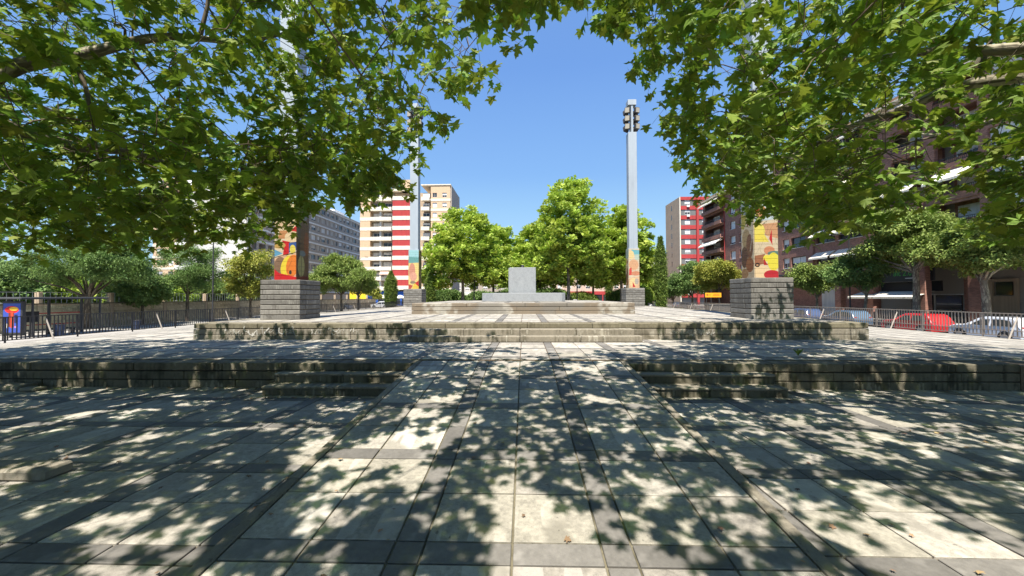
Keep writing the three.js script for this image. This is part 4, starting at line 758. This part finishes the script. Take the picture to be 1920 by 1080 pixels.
// ---------- vehicles ----------
function car(x, d, turn, paint, type, label, y = STREET) {
  const t = thing('parked_car', label, 'car', x, y, d, turn);      // front towards +x of the car
  const prof = { hatch: [[-1.98, .32], [-2.02, .75], [-1.9, 1.0], [-1.55, 1.42], [-.9, 1.47], [.1, 1.44], [.9, .98], [1.75, .84], [2.02, .62], [2.0, .3]], suv: [[-2.1, .36], [-2.14, .9], [-2.0, 1.15], [-1.8, 1.6], [-1.0, 1.68], [.2, 1.64], [.95, 1.1], [1.9, .98], [2.14, .7], [2.1, .34]], van: [[-2.3, .36], [-2.34, 1.0], [-2.25, 1.85], [-1.2, 1.95], [.9, 1.9], [1.55, 1.2], [2.15, 1.0], [2.35, .7], [2.3, .34]] }[type];
  const W = 1.74, belt = type === 'van' ? 1.15 : type === 'suv' ? 1.08 : .95, roof = Math.max(...prof.map(p => p[1]));
  const taper = g => { const p = g.attributes.position; for (let i = 0; i < p.count; i++) { const y = p.getY(i); if (y > belt) p.setZ(i, p.getZ(i) * (1 - .17 * (y - belt) / (roof - belt))); const ex = Math.abs(p.getX(i)); if (ex > 1.6) p.setZ(i, p.getZ(i) * (1 - .1 * (ex - 1.6))); } g.computeVertexNormals(); return g; };
  const pm = new THREE.MeshPhysicalMaterial({ color: paint, roughness: .35, clearcoat: 1, clearcoatRoughness: .08 });
  const curve = new THREE.SplineCurve(prof.map(p => new THREE.Vector2(...p))).getPoints(40), sh = new THREE.Shape(curve);
  part(t, 'body', taper(new THREE.ExtrudeGeometry(sh, { depth: W - .1, bevelEnabled: true, bevelSize: .05, bevelThickness: .05, bevelSegments: 2, steps: 1 }).translate(0, 0, -(W - .1) / 2)), pm);
  const sides = { hatch: [[-1.6, 1.0], [-1.42, 1.34], [-.85, 1.39], [.05, 1.36], [.68, .99]], suv: [[-1.85, 1.14], [-1.66, 1.52], [-.9, 1.59], [.12, 1.55], [.75, 1.12]], van: [[-2.0, 1.2], [-2.0, 1.75], [-1.1, 1.83], [.8, 1.8], [1.3, 1.24]] }[type];
  const mid = (sides[0][0] + sides[sides.length - 1][0]) / 2;
  const sg = new THREE.ExtrudeGeometry(new THREE.Shape(sides.map(p => new THREE.Vector2(...p))), { depth: W + .012, bevelEnabled: false }).translate(0, 0, -(W + .012) / 2);
  part(t, 'side_windows', taper(sg), M.glass); part(t, 'door_pillar', taper(boxB(mid - .05, mid + .05, belt, roof - .07, -(W + .02) / 2, (W + .02) / 2)), pm);
  const n = prof.length, fr = prof[n - 4], fr2 = prof[n - 5], quad = (a, b, k) => { const dx = b[0] - a[0], dy = b[1] - a[1], L = Math.hypot(dx, dy), g = new THREE.BoxGeometry(L * .8, .03, W * .78); g.rotateZ(Math.atan2(dy, dx)); g.translate((a[0] + b[0]) / 2 + k * .035, (a[1] + b[1]) / 2 + .025, 0); return g; };
  part(t, 'windscreen', uvBox(quad(fr2, fr, 1)), M.glass); part(t, 'rear_window', uvBox(quad(prof[2], prof[3], -1)), M.glass);
  const wr = type === 'hatch' ? .31 : .35;
  for (const wxx of [-1.25, 1.28]) for (const s of [-1, 1]) {
    const w = part(t, 'wheel', new THREE.CylinderGeometry(wr, wr, .2, 20).rotateX(Math.PI / 2).translate(wxx, wr, s * (W / 2 - .06)), M.tyre);
    part(w, 'rim', [new THREE.CylinderGeometry(wr * .62, wr * .62, .02, 16).rotateX(Math.PI / 2).translate(wxx, wr, s * (W / 2 + .045))], M.rim);
    part(w, 'arch', new THREE.TorusGeometry(wr + .05, .035, 5, 14, Math.PI).translate(wxx, wr, s * (W / 2 + .0)), M.black);
  }
  for (const s of [-1, 1]) { part(t, 'headlight', box(.16, .13, .34, prof[n - 2][0] - .09, .68, s * .58), M.rim); part(t, 'tail_light', box(.1, .22, .24, prof[1][0] + .03, .88, s * .64), M.red); part(t, 'mirror', bevelBox(.14, .12, .18, .03).translate(.62, belt + .02, s * (W / 2 + .06)), pm); }
  part(t, 'bumper', [boxB(prof[n - 1][0] - .2, prof[n - 1][0] + .05, .24, .42, -.75, .75), boxB(prof[0][0] - .04, prof[0][0] + .2, .24, .42, -.75, .75)], M.black);
  return t;
}
const UP = Math.PI / 2;       // nose away from the viewer
car(30.2, 26.6, UP, col(.66, .68, .72), 'hatch', 'white hatchback parked behind the brown railing next to the red car', STREET - .3);
car(30.2, 31.8, UP, col(.62, .02, .025), 'hatch', 'bright red car parked behind the brown railing', STREET - .3);
car(30.2, 38.6, UP, col(.10, .17, .26), 'hatch', 'grey blue car parked behind the brown railing, next to the red car', STREET - .3);
car(30.2, 44.4, UP, col(.05, .10, .24), 'hatch', 'dark blue car parked behind the brown railing near the platform end', STREET - .3);
car(wx(683, 96), 96, 0, col(.36, .37, .38), 'suv', 'silver estate car parked before the blue shopfront');
car(wx(714, 92), 92, Math.PI, col(.74, .75, .76), 'hatch', 'white car parked beside the short stout cypress');
car(wx(620, 84), 84, 0, col(.78, .55, .01), 'van', 'yellow van parked beyond the red band pillar');
car(wx(640, 80), 80, 0, col(.05, .07, .11), 'hatch', 'dark car parked in front of the yellow van');
car(wx(1283, 74), 74, .3, col(.10, .11, .13), 'hatch', 'dark grey car parked beside the tall slender cypress'); car(wx(1122, 104), 104, 0, col(.74, .75, .76), 'hatch', 'white car seen between plane trunk and slim cypress'); car(wx(1152, 104), 104, 0, col(.6, .6, .62), 'suv', 'pale car seen just beside the peach mural pillar');
{ // scooter
  const s = thing('scooter', 'white motor scooter parked beside the tall slender cypress', 'scooter', wx(1224, 46), 0, 46, .5);
  part(s, 'body', [bevelBox(.5, .3, .32, .06).translate(-.35, .35, 0), bevelBox(.14, .62, .4, .05).translate(.42, .35, 0), bevelBox(.6, .1, .3, .03).translate(.05, .3, 0)], M.white); part(s, 'seat', bevelBox(.75, .12, .3, .04).translate(-.35, .68, 0), M.black);
  for (const x of [-.55, .6]) { const w = part(s, 'wheel', new THREE.TorusGeometry(.2, .06, 6, 16).translate(x, .26, 0), M.tyre); part(w, 'rim', new THREE.CylinderGeometry(.14, .14, .05, 12).rotateX(Math.PI / 2).translate(x, .26, 0), M.rim); }
  part(s, 'handlebar', [tube([V(.42, .95, -.32), V(.46, 1.0, 0), V(.42, .95, .32)], [.02, .02, .02], 5), tube([V(.6, .26, 0), V(.44, 1.0, 0)], [.03, .03], 5)], M.iron); part(s, 'windshield', box(.02, .4, .36, .5, 1.15, 0), M.glass);
}
// ---------- bus shelter and street furniture ----------
{
  const t = thing('bus_shelter', 'dark framed bus shelter with a flat roof and glass panels', 'bus shelter', -31.6, STREET + .02, 24.2);
  part(t, 'roof', [bevelBox(1.9, .14, 5.2, .03).translate(0, 2.5, -1.9)], M.darkgrey);
  for (const z of [-.1, -2.1, -4.1]) part(t, 'post', box(.1, 2.5, .12, -.7, 1.25, z), M.iron); for (const z of [-.1, -4.1]) part(t, 'post', box(.08, 2.5, .08, .7, 1.25, z), M.iron);
  const gm = new THREE.MeshPhysicalMaterial({ color: col(.9, .95, .93), transmission: 1, thickness: 0, roughness: .05 });
  for (const z of [-1.1, -3.1]) { part(t, 'glass_panel', box(.012, 1.7, 1.8, -.7, 1.2, z), gm); part(t, 'red_stripe', [box(.016, .07, 1.8, -.69, 1.55, z), box(.016, .07, 1.8, -.69, .8, z)], M.red); }
  part(t, 'bench', [box(.4, .05, 3.2, -.4, .48, -2.1), box(.3, .46, .06, -.4, .23, -.9), box(.3, .46, .06, -.4, .23, -3.3)], M.iron); part(t, 'timetable', [box(.06, .7, .95, -.62, 1.35, -1.0)], M.black);
  const ad = part(t, 'advert_case', bevelBox(1.3, 2.15, .22, .03).translate(-.05, .25, .25), M.iron);
  const c = document.createElement('canvas'); c.width = 128; c.height = 192; const q = c.getContext('2d'); q.fillStyle = '#3f55a8'; q.fillRect(0, 0, 128, 192); q.fillStyle = '#d8322c'; q.beginPath(); q.ellipse(64, 42, 52, 24, 0, 0, 7); q.fill(); q.fillStyle = '#f0c23c'; q.beginPath(); q.ellipse(78, 36, 34, 12, 0, 0, 7); q.fill(); q.fillStyle = '#7b3a2c'; q.fillRect(40, 60, 42, 96); q.fillStyle = '#c34a32'; q.fillRect(56, 54, 18, 108); q.fillStyle = '#2b2f52'; q.fillRect(84, 74, 24, 56); q.fillStyle = '#e8e4dc'; q.beginPath(); q.ellipse(28, 148, 9, 15, 0, 0, 7); q.fill(); q.fillStyle = '#b77bb0'; q.fillRect(84, 150, 26, 12);
  const tx = new THREE.CanvasTexture(c); tx.colorSpace = THREE.SRGBColorSpace; const pg = new THREE.PlaneGeometry(1.12, 1.8); pg.translate(-.05, 1.35, .364); part(ad, 'poster', pg, std({ map: tx, roughness: .3 }));
}
const bin = (x, d, label) => { const t = thing('litter_bin', label, 'bin', x, STREET + .02, d); part(t, 'drum', [cyl(.24, .27, .7, 0, .12, 0, 12)], std({ color: col(.03, .045, .09) })); part(t, 'rim', new THREE.TorusGeometry(.27, .025, 5, 16).rotateX(Math.PI / 2).translate(0, .83, 0), M.iron); part(t, 'stand', cyl(.05, .05, .14, 0, 0, 0, 6), M.iron); };
bin(wx(112, 25.5), 25.5, 'dark blue litter bin beside the bus shelter bench'); bin(wx(256, 30), 30, 'dark litter bin by the small dense dark tree');
{
  const t = thing('direction_sign', 'orange yellow direction sign on two posts by the grey planter', 'sign', wx(1337, 50), STREET, 50);
  const c = document.createElement('canvas'); c.width = 256; c.height = 64; const q = c.getContext('2d'); q.fillStyle = '#f2a31c'; q.fillRect(0, 0, 256, 64); q.fillStyle = '#8a4a12'; q.fillRect(30, 26, 60, 8); q.beginPath(); q.moveTo(10, 30); q.lineTo(40, 12); q.lineTo(40, 48); q.fill(); q.fillRect(130, 16, 96, 8); q.fillRect(120, 36, 110, 8);
  const tx = new THREE.CanvasTexture(c); tx.colorSpace = THREE.SRGBColorSpace;
  for (const x of [-.8, .75]) part(t, 'post', cyl(.04, .04, 3.1, x, 0, -.05, 6), M.iron); const p = part(t, 'panel', box(1.95, .56, .04, 0, 2.7, 0), M.orange); part(p, 'print', new THREE.PlaneGeometry(1.93, .54).translate(0, 2.7, .024), std({ map: tx }));
  const g = thing('planter', 'long dark grey street planter trough behind the pear mural pillar', 'planter', wx(1352, 49), STREET, 49); part(g, 'trough', [bevelBox(3.4, 1.5, 1.2, .04)], M.darkgrey); part(g, 'rim', bevelBox(3.5, .1, 1.3, .02).translate(0, 1.5, 0), M.grey); part(g, 'soil', box(3.2, .04, 1.0, 0, 1.62, 0), M.soil);
  const f = thing('street_barrier', 'low white and red street barrier behind the direction sign', 'barrier', wx(1318, 56), STREET, 56); part(f, 'rail', [box(4.4, .08, .05, 0, 1.25, 0), box(4.4, .08, .05, 0, .3, 0)], M.rail); for (let i = 0; i < 15; i++) part(f, 'bar', box(.035, 1.0, .03, -2.1 + i * .3, .77, 0), M.rail); for (const x of [-2.1, 2.1]) part(f, 'foot', box(.08, 1.3, .5, x, .65, 0), M.rail);
}
for (const [px, D, lb] of [[719, 106, 'white cafe parasol between the parked white car and the stout cypress'], [750, 106, 'white cafe parasol between the stout cypress and the turquoise mural pillar']]) { const t = thing('parasol', lb, 'parasol', wx(px, D), STREET, D, 0, 'white cafe parasols before the blue shopfront'); const g = new THREE.ConeGeometry(2.6, .8, 4, 1, true); g.rotateY(Math.PI / 4); part(t, 'canopy', g.translate(0, 2.7, 0), std({ color: col(.8, .79, .76), side: THREE.DoubleSide })); part(t, 'pole', cyl(.04, .04, 2.8, 0, 0, 0, 6), M.rim); part(t, 'base', cyl(.4, .35, .12, 0, 0, 0, 10), M.iron); }
{ const t = thing('bollard', 'white square bollard among the plane trunks', 'bollard', wx(1078, 36), 0, 36); part(t, 'post', bevelBox(.3, 1.25, .3, .03), M.white); part(t, 'cap', bevelBox(.34, .06, .34, .01).translate(0, 1.25, 0), M.pale); }

// ---------- the plane trees over the viewer ----------
// height of the crowns' underside in decimetres on a world grid: rows D = 0..11 m, columns x = -12..12 m in steps of 0.75
const UNDER = [[32,32,32,32,33,34,34,35,36,37,38,38,39,40,40,41,42,41,40,40,39,38,38,37,36,35,34,34,33,32,32,32,32],
[32,32,32,32,33,34,34,35,36,37,38,38,39,40,40,41,42,41,40,40,39,38,38,37,36,35,34,34,33,32,32,32,32],
[31,31,31,31,31,31,31,31,31,31,31,31,31,31,31,31,31,31,31,31,31,31,31,31,31,31,31,31,31,31,31,31,31],
[31,31,31,31,31,31,31,31,31,31,31,31,31,31,31,31,37,35,31,31,31,31,31,31,31,31,31,31,31,31,31,31,31],
[26,26,26,26,26,26,26,26,26,26,26,26,26,29,27,34,43,43,41,26,26,26,26,26,26,26,26,26,26,26,26,26,26],
[26,26,26,26,26,26,26,26,26,26,26,26,28,30,32,40,50,51,45,32,27,26,28,26,26,26,26,26,26,26,26,26,26],
[26,26,26,26,26,26,26,26,26,26,26,28,34,32,38,46,56,59,54,52,32,28,27,31,29,26,26,26,26,26,26,26,26],
[26,26,26,26,26,26,26,27,27,26,28,37,34,37,44,51,63,64,62,59,41,33,30,29,33,32,29,26,26,26,26,26,26],
[26,26,26,27,27,28,29,28,28,29,41,39,37,42,51,62,69,69,70,62,64,39,35,31,30,34,34,32,28,27,26,26,26],
[28,28,28,28,29,31,29,29,31,40,42,39,42,48,57,70,76,75,78,72,73,51,39,36,32,32,36,37,34,31,28,28,28],
[29,30,30,31,32,30,30,32,40,46,43,42,47,55,63,78,82,81,85,80,73,76,47,41,37,34,34,37,40,37,34,31,29],
[31,32,33,33,32,31,33,39,49,47,43,46,52,61,68,86,89,88,93,88,80,87,64,45,42,39,35,35,39,42,40,37,34]]
;
function underside(x, D) {
  if (D < 3.6) { const e = 4.25 - .13 * Math.min(10, Math.abs(x)); if (D < 2) return e; }
  const fx = Math.max(0, Math.min(31.99, (x + 12) / .75)), fd = Math.max(0, Math.min(10.99, D)), i = Math.floor(fx), j = Math.floor(fd), a = fx - i, b = fd - j;
  const u = (UNDER[j][i] * (1 - a) + UNDER[j][i + 1] * a) * (1 - b) + (UNDER[j + 1][i] * (1 - a) + UNDER[j + 1][i + 1] * a) * b;
  return Math.max(u / 10, D < 3.6 ? 4.25 - .13 * Math.min(10, Math.abs(x)) : 0);
}
function leafShape(curl = 1, wide = 1) {
  const half = [[0, 0], [.22, -.06], [.5, -.02], [.36, .16], [.27, .22], [.5, .34], [.64, .52], [.40, .50], [.25, .53], [.25, .72], [.13, .8], [0, 1]];
  const pos = [], c = [0, .3];
  const h = (x, z) => [x * wide, .10 * Math.abs(x) - .34 * curl * x * x - .16 * curl * z * z + .05 * (curl - 1) * Math.sin(9 * z + 4 * x), z];
  for (const s of [-1, 1]) for (let i = 0; i < half.length - 1; i++) { const a = h(s * half[i][0], half[i][1]), b = h(s * half[i + 1][0], half[i + 1][1]), m = h(...c); if (s > 0) pos.push(...m, ...b, ...a); else pos.push(...m, ...a, ...b); }
  pos.push(-.012, 0, 0, .012, 0, 0, 0, .05, -.42);      // stalk
  const g = new THREE.BufferGeometry(); g.setAttribute('position', new THREE.Float32BufferAttribute(pos, 3)); g.computeVertexNormals(); g.setAttribute('uv', new THREE.Float32BufferAttribute(new Float32Array(pos.length / 3 * 2), 2)); return g;
}
const LEAF = leafShape(), LEAVES = [LEAF, leafShape(2.3, .82), leafShape(-.9, 1.08)];
M.canopyLeaf = new THREE.MeshPhysicalMaterial({ color: col(.195, .30, .032), roughness: .7, specularIntensity: .35, transmission: .52, thickness: 0, side: THREE.DoubleSide });
M.canopyTints = [[1, 1, 1], [.8, .85, .8], [1.25, 1.15, .9], [.95, 1.05, 1.1]].map(k => { const m = M.canopyLeaf.clone(); m.color = col(.195 * k[0], .30 * k[1], .032 * k[2]); return m; });
const hole = (x, y, D) => L0[((Math.floor((x + .3 * Math.sin(D * 2.1)) / .95) * 73 + Math.floor(y / 1.6) * 179 + Math.floor((D + .5 * y + .3 * Math.sin(x * 1.7)) / .95) * 31) & 65535)];
function canopyTree(o) {
  const t = thing('plane_tree', o.label, 'tree', o.x, 0, o.d);
  const W2L = p => V(p.x - o.x, p.y, -(p.z) + o.d);       // (x, y, D) to tree space
  // sprays spread through the crown
  const sprays = []; let guard = 0;
  while (sprays.length < o.sprays && guard++ < 400000) {
    const x = rr(o.box[0], o.box[1]), D = rr(o.box[2], o.box[3]), u = underside(x, D);
    const y = u + .15 + Math.pow(rnd(), 1.55) * (o.top - u); if (y > o.top) continue;
    if (Math.abs(x) < 1.9 && D > 2 && y < u + .42) continue;
    const r = Math.hypot((x - o.x) / o.rx, (D - o.d) / o.rd); if (r > 1 || y > o.top - 2.6 * r * r) continue;
    if (o.reject && o.reject(x, y, D)) continue;
    if (D + (y - .9) * .5 > (x < -2.6 ? 10.5 : x < -1 ? 10.1 : x < 3.4 ? 9.2 : x < 5.5 ? 11.2 : 12.9)) continue;      // how far out each side of the crowns reaches
    if (hole(x + 40, y, D + 40) < o.gaps + (y - u > 1.3 ? .14 : 0) + (D < 3.4 ? (x < -2 ? .2 : .28) : D < 5.8 && Math.abs(x) > 1.9 ? -.25 : 0)) continue;
    sprays.push(V(x, y, D));
  }
  // skeleton grown towards the sprays
  const nodes = [], segs = [];
  const add = (pts, r0, r1, lvl) => { const L = pts.map(p => V(...p)); const cv = new THREE.CatmullRomCurve3(L), n = Math.max(4, Math.round(cv.getLength() / .35)), q = cv.getPoints(n); const rad = q.map((_, i) => r0 + (r1 - r0) * i / n); segs.push([q, rad, lvl]); q.forEach((p, i) => nodes.push([p, rad[i], lvl])); };
  add([[o.x, -.05, o.d], [o.x + .05, 1.4, o.d], [o.x, 2.7, o.d - .05]], .26, .21, 0);
  for (const l of o.limbs) add([[o.x, 2.55, o.d - .04], ...l.flatMap((p, i) => i ? [[(p[0] + l[i - 1][0]) / 2 + rr(-.12, .12), (p[1] + l[i - 1][1]) / 2 + rr(-.16, .10), (p[2] + l[i - 1][2]) / 2 + rr(-.12, .12)], p] : [p])], .105, .012, 1);
  const near = p => { let b = null, bd = 1e9; for (const n of nodes) { if (n[2] === 0 && n[0].y < 2.4) continue; const dd = n[0].distanceToSquared(p); if (dd < bd) { bd = dd; b = n; } } return [b, Math.sqrt(bd)]; };
  const seeds = sprays.filter((_, i) => i % Math.ceil(sprays.length / o.branches) === 0).sort((a, b) => a.distanceTo(V(o.x, 3, o.d)) - b.distanceTo(V(o.x, 3, o.d)));
  for (const p of seeds) { const [b, dd] = near(p); if (dd < .5) continue; const s = b[0], e = p.clone().add(V(0, .1, 0)), m = s.clone().lerp(e, .5).add(V(rr(-.2, .2), .12 + .1 * dd * rnd(), rr(-.2, .2))); add([s.toArray(), m.toArray(), e.toArray()], Math.min(b[1] * .75, .012 + .018 * dd), .009, 2); }
  for (const p of sprays.slice().sort((a, b) => a.distanceTo(V(o.x, 3.5, o.d)) - b.distanceTo(V(o.x, 3.5, o.d)))) { const [b, dd] = near(p); if (dd < .75) continue; const s = b[0], e = p.clone(), q = rr(.1, .2) * dd; add([s.toArray(), s.clone().lerp(e, .35).add(V(rr(-q, q), q * .9, rr(-q, q))).toArray(), s.clone().lerp(e, .7).add(V(rr(-q, q), q * .6, rr(-q, q))).toArray(), e.toArray()], Math.min(b[1] * .8, .008 + .008 * dd), .005, 2); }
  const trunk = [], limbs = [], boughs = [];
  for (const [q, rad, lvl] of segs) (lvl === 0 ? trunk : lvl === 1 ? limbs : boughs).push([q.map(W2L), rad]);
  part(t, 'trunk', trunk.map(([q, r]) => tube(q, r, 12)), M.bark);
  for (const [q, r] of limbs) part(t, 'limb', tube(q, r, 9), M.bark);
  part(t, 'branches', boughs.map(([q, r]) => tube(q, r, 5)), M.twig);
  // leaves along a drooping twig at every spray
  const tw = [], leaves = [], E = new THREE.Euler(), Qn = new THREE.Quaternion();
  for (const s of sprays) {
    const [b, dd] = near(s); const dir = s.clone().sub(b[0]); if (dir.length() < .05) dir.set(rr(-1, 1), -.2, rr(-1, 1)); dir.normalize();
    if (dd > .08 && dd < 2.2) tw.push(tube([b[0], b[0].clone().lerp(s, .5).add(V(rr(-.09, .09), rr(0, .12), rr(-.09, .09))), s].map(W2L), [.006, .005, .004], 3));
    const a0 = Math.atan2(dir.x, dir.z), len = rr(.35, .7), n = Math.round(rr(o.per[0], o.per[1])); const tip = s.clone().add(V(Math.sin(a0) * len * .7, -len * rr(.25, .9), Math.cos(a0) * len * .7));
    tw.push(tube([s, s.clone().lerp(tip, .5).add(V(0, .04, 0)), tip].map(W2L), [.004, .003, .002], 3));
    for (let i = 0; i < n; i++) {
      const k = (i + .5) / n, p = s.clone().lerp(tip, k).add(V(rr(-.16, .16), rr(-.1, .06), rr(-.16, .16))), size = rr(.10, .20) * (o.leaf || 1);
      E.set(rr(.0, .95), a0 + Math.PI + rr(-1.9, 1.9), rr(-.55, .55), 'YXZ'); Qn.setFromEuler(E);
      leaves.push({ p, q: Qn.clone(), size });
    }
  }
  part(t, 'twigs', tw, M.twig);
  const key = l => { const D = l.p.z; const tx = l.p.x / D, ty = (l.p.y - 1.6) / D; return (D > 2.4 && Math.abs(tx) < 1.25 && ty < .72) ? D / l.size : 1e6 + D; };
  leaves.sort((a, b) => key(a) - key(b));
  const one = o.single || 0, S = V(1, 1, 1);
  for (let i = 0; i < one; i++) { const l = leaves[i]; const m = part(t, 'leaf', pick(LEAVES), pick(M.canopyTints)); m.position.copy(W2L(l.p)); m.quaternion.copy(l.q); m.scale.setScalar(l.size); }
  for (const kind of [0, 1, 2]) {
  const rest = leaves.slice(one).filter((_, i) => [0, 0, 1, 2, 1][i % 5] === kind), im = new THREE.InstancedMesh(LEAVES[kind], M.canopyLeaf, rest.length); im.name = 'leaf_mass'; im.userData.kind = 'stuff';
  rest.forEach((l, i) => { _m.compose(W2L(l.p), l.q, S.setScalar(l.size)); im.setMatrixAt(i, _m); const k = rr(.65, 1.3) * (rnd() < .04 ? 1.4 : 1); _c.setRGB(k * rr(.85, 1.35), k, k * rr(.8, 1.15)); im.setColorAt(i, _c); });
  im.castShadow = im.receiveShadow = true; t.add(im);
  }
}
canopyTree({
  label: 'big plane tree whose leafy limbs overhang the bus shelter side of the plaza', x: -6.7, d: 3.9, box: [-12, .75, -1, 10.6], rx: 7.6, rd: 7.2, top: 7.8, sprays: 2350, branches: 110, per: [8, 13], gaps: .14, single: 290,
  limbs: [[[-6.4, 3.7, 4.6], [-6.2, 3.95, 6.2], [-5.8, 3.8, 7.6], [-5.3, 3.6, 8.8]], [[-6.0, 4.2, 4.4], [-4.6, 5.0, 5.0], [-3.0, 5.5, 5.6]], [[-6.2, 4.6, 3.4], [-4, 5.8, 3.0], [-1.8, 6.2, 3.0]], [[-7.2, 4.2, 4.8], [-8.6, 5, 6.4], [-9.2, 5.2, 8]], [[-6.8, 4.5, 2.6], [-6.4, 5.6, 1]], [[-6.7, 5, 4.2], [-6.3, 7.4, 5]]]
});
canopyTree({
  label: 'big plane tree whose leafy limbs overhang the red car side of the plaza', x: 7.0, d: 3.7, box: [-.4, 12, -1, 10.6], rx: 7.4, rd: 7.2, top: 7.8, sprays: 2100, branches: 110, per: [8, 13], gaps: .16, single: 290,
  reject: (x, y, D) => D > 2.6 && y < 1.7 + .49 * D && y > 1.6 + .19 * D && x / D > .87 && x / D < 1.15 && rnd() < .93,      // the open lane under the long limb
  limbs: [[[6.4, 3.9, 4.4], [5.6, 4.25, 5.2], [4.9, 4.1, 6.0], [4.2, 3.9, 7]], [[6.4, 4.3, 4.2], [5.2, 4.7, 5.2], [4.2, 5.4, 6.2]], [[6, 4.6, 3.4], [4, 5.6, 3.2], [2.2, 6, 3.2]], [[7.4, 4, 5], [8.2, 4.6, 7], [8.2, 5, 8.6]], [[7, 4.6, 2.6], [6.6, 5.6, 1]], [[7, 5, 3.9], [6.6, 7.4, 4.6]]]
});
canopyTree({ label: 'plane tree standing behind the viewer on the bus shelter side', x: -5.6, d: -3.6, box: [-11, .8, -8, 2.2], rx: 6.6, rd: 6, top: 8.4, sprays: 720, branches: 60, per: [8, 13], gaps: .2, limbs: [[[-5, 4.4, -3], [-3, 5.4, -2], [-1, 5.8, -1.2]], [[-6, 4.4, -4.4], [-7.5, 5.4, -6]], [[-5.4, 4.6, -2.8], [-5, 5.8, -.5]], [[-6.2, 4.4, -3], [-8, 5.4, -1.6]]] });
canopyTree({ label: 'plane tree standing behind the viewer on the red car side', x: 5.9, d: -3.4, box: [-.8, 11, -8, 2.2], rx: 6.6, rd: 6, top: 8.4, sprays: 720, branches: 60, per: [8, 13], gaps: .2, limbs: [[[5, 4.4, -3], [3, 5.4, -2], [1, 5.8, -1.2]], [[6, 4.4, -4.4], [7.5, 5.4, -6]], [[5.4, 4.6, -2.8], [5, 5.8, -.5]], [[6.2, 4.4, -3], [8, 5.4, -1.6]]] });
// ---------- small things on the ground ----------
{
  const k = thing('kerb_stone', 'low worn kerb stone on the lower paving beside the ramp', 'kerb'); for (const [a, b] of [[-5.2, -4.1], [-6.4, -5.21]]) { const m = part(k, 'stone', stoneGeo(b - a, .1, .25, .02, 2), M.wall[2]); m.position.set((a + b) / 2, 0, -3.5); }
  const blk = thing('stone_block', 'dark loose stone block lying at the foot of the retaining wall', 'stone'); part(blk, 'block', stoneGeo(.6, .09, .3, .02, 4), M.wall[1]).position.set(-8.9, 0, -6.78); part(blk, 'chip', stoneGeo(.3, .06, .2, .02, 1), M.wall[0]).position.set(-8.42, 0, -6.7);
  const lm = std({ color: col(.22, .15, .085), side: THREE.DoubleSide }); const n = 420, im = new THREE.InstancedMesh(LEAF, lm, n); im.name = 'fallen_leaves'; im.userData = { kind: 'stuff', label: 'dry brown leaves and bits scattered on the paving', category: 'leaves' };
  const band = [[-6.2, 6.9, 2.6, .10], [-4.4, 6.3, .5, .2], [4.3, 6.35, .6, .25], [-5.4, 7.45, 2.2, .5], [6.2, 7.5, 2.0, .6], [5.2, 4.6, 1.0, .35], [-4.8, 3.8, .8, .15]];
  for (let i = 0; i < n; i++) {
    let x, D, y; if (i < 230) { const b = pick(band); x = b[0] + rr(-1, 1) * b[2]; D = b[1] + rr(-1, 1) * b[3]; y = D > 7.3 ? H1 : 0; if (D > 6.95 && D <= 7.3) D = 6.9; } else { x = rr(-8, 8); D = rr(2, 6.9); y = 0; }
    if (Math.abs(x) < 1.9) y = (D - RAMP0) * Math.tan(RA); if (Math.abs(x) > 1.85 && Math.abs(x) < 4.3 && D > 6.36 && D < 7.1) D = 6.25;
    _e.set(rr(-.25, .25), rr(0, 6.28), rr(-.25, .25)); _q.setFromEuler(_e); const s = rr(.014, .045) * (rnd() < .08 ? 1.6 : 1); _m.compose(V(x, y + .012 + s * .12, -D), _q, V(s, s, s)); im.setMatrixAt(i, _m); const q = rr(.5, 1.5); _c.setRGB(q, q * rr(.8, 1.1), q * .9); im.setColorAt(i, _c);
  }
  im.castShadow = im.receiveShadow = true; scene.add(im);
  const weed = (x, y, D, s, label) => { const t = thing('weed_tuft', label, 'weed', x, y, D); const g = []; for (let i = 0; i < 16; i++) { const a = rr(0, 6.28), l = s * rr(.5, 1.1), q = new THREE.BufferGeometry(); q.setAttribute('position', new THREE.Float32BufferAttribute([-.012, 0, 0, .012, 0, 0, .02, l * .6, l * .25, .012, 0, 0, 0, l * .8, l * .6, .02, l * .6, l * .25], 3)); q.computeVertexNormals(); q.setAttribute('uv', new THREE.Float32BufferAttribute(new Float32Array(12), 2)); q.rotateY(a); g.push(q); } part(t, 'blades', mergeGeometries(g), leafMat(.16, .24, .04, .3)).material.side = THREE.DoubleSide; };
  weed(5.35, H1, 7.9, .16, 'green weed tuft growing on the terrace near its edge'); weed(-1.86, .0, 3.15, .09, 'small weed growing in the joint along the ramp edge'); weed(1.9, 0, 3.9, .07, 'tiny weed in the joint beside the ramp');
}
scene.traverse(o => { if (o.isMesh) { o.castShadow = true; o.receiveShadow = true; } });
renderer.render(scene, camera);
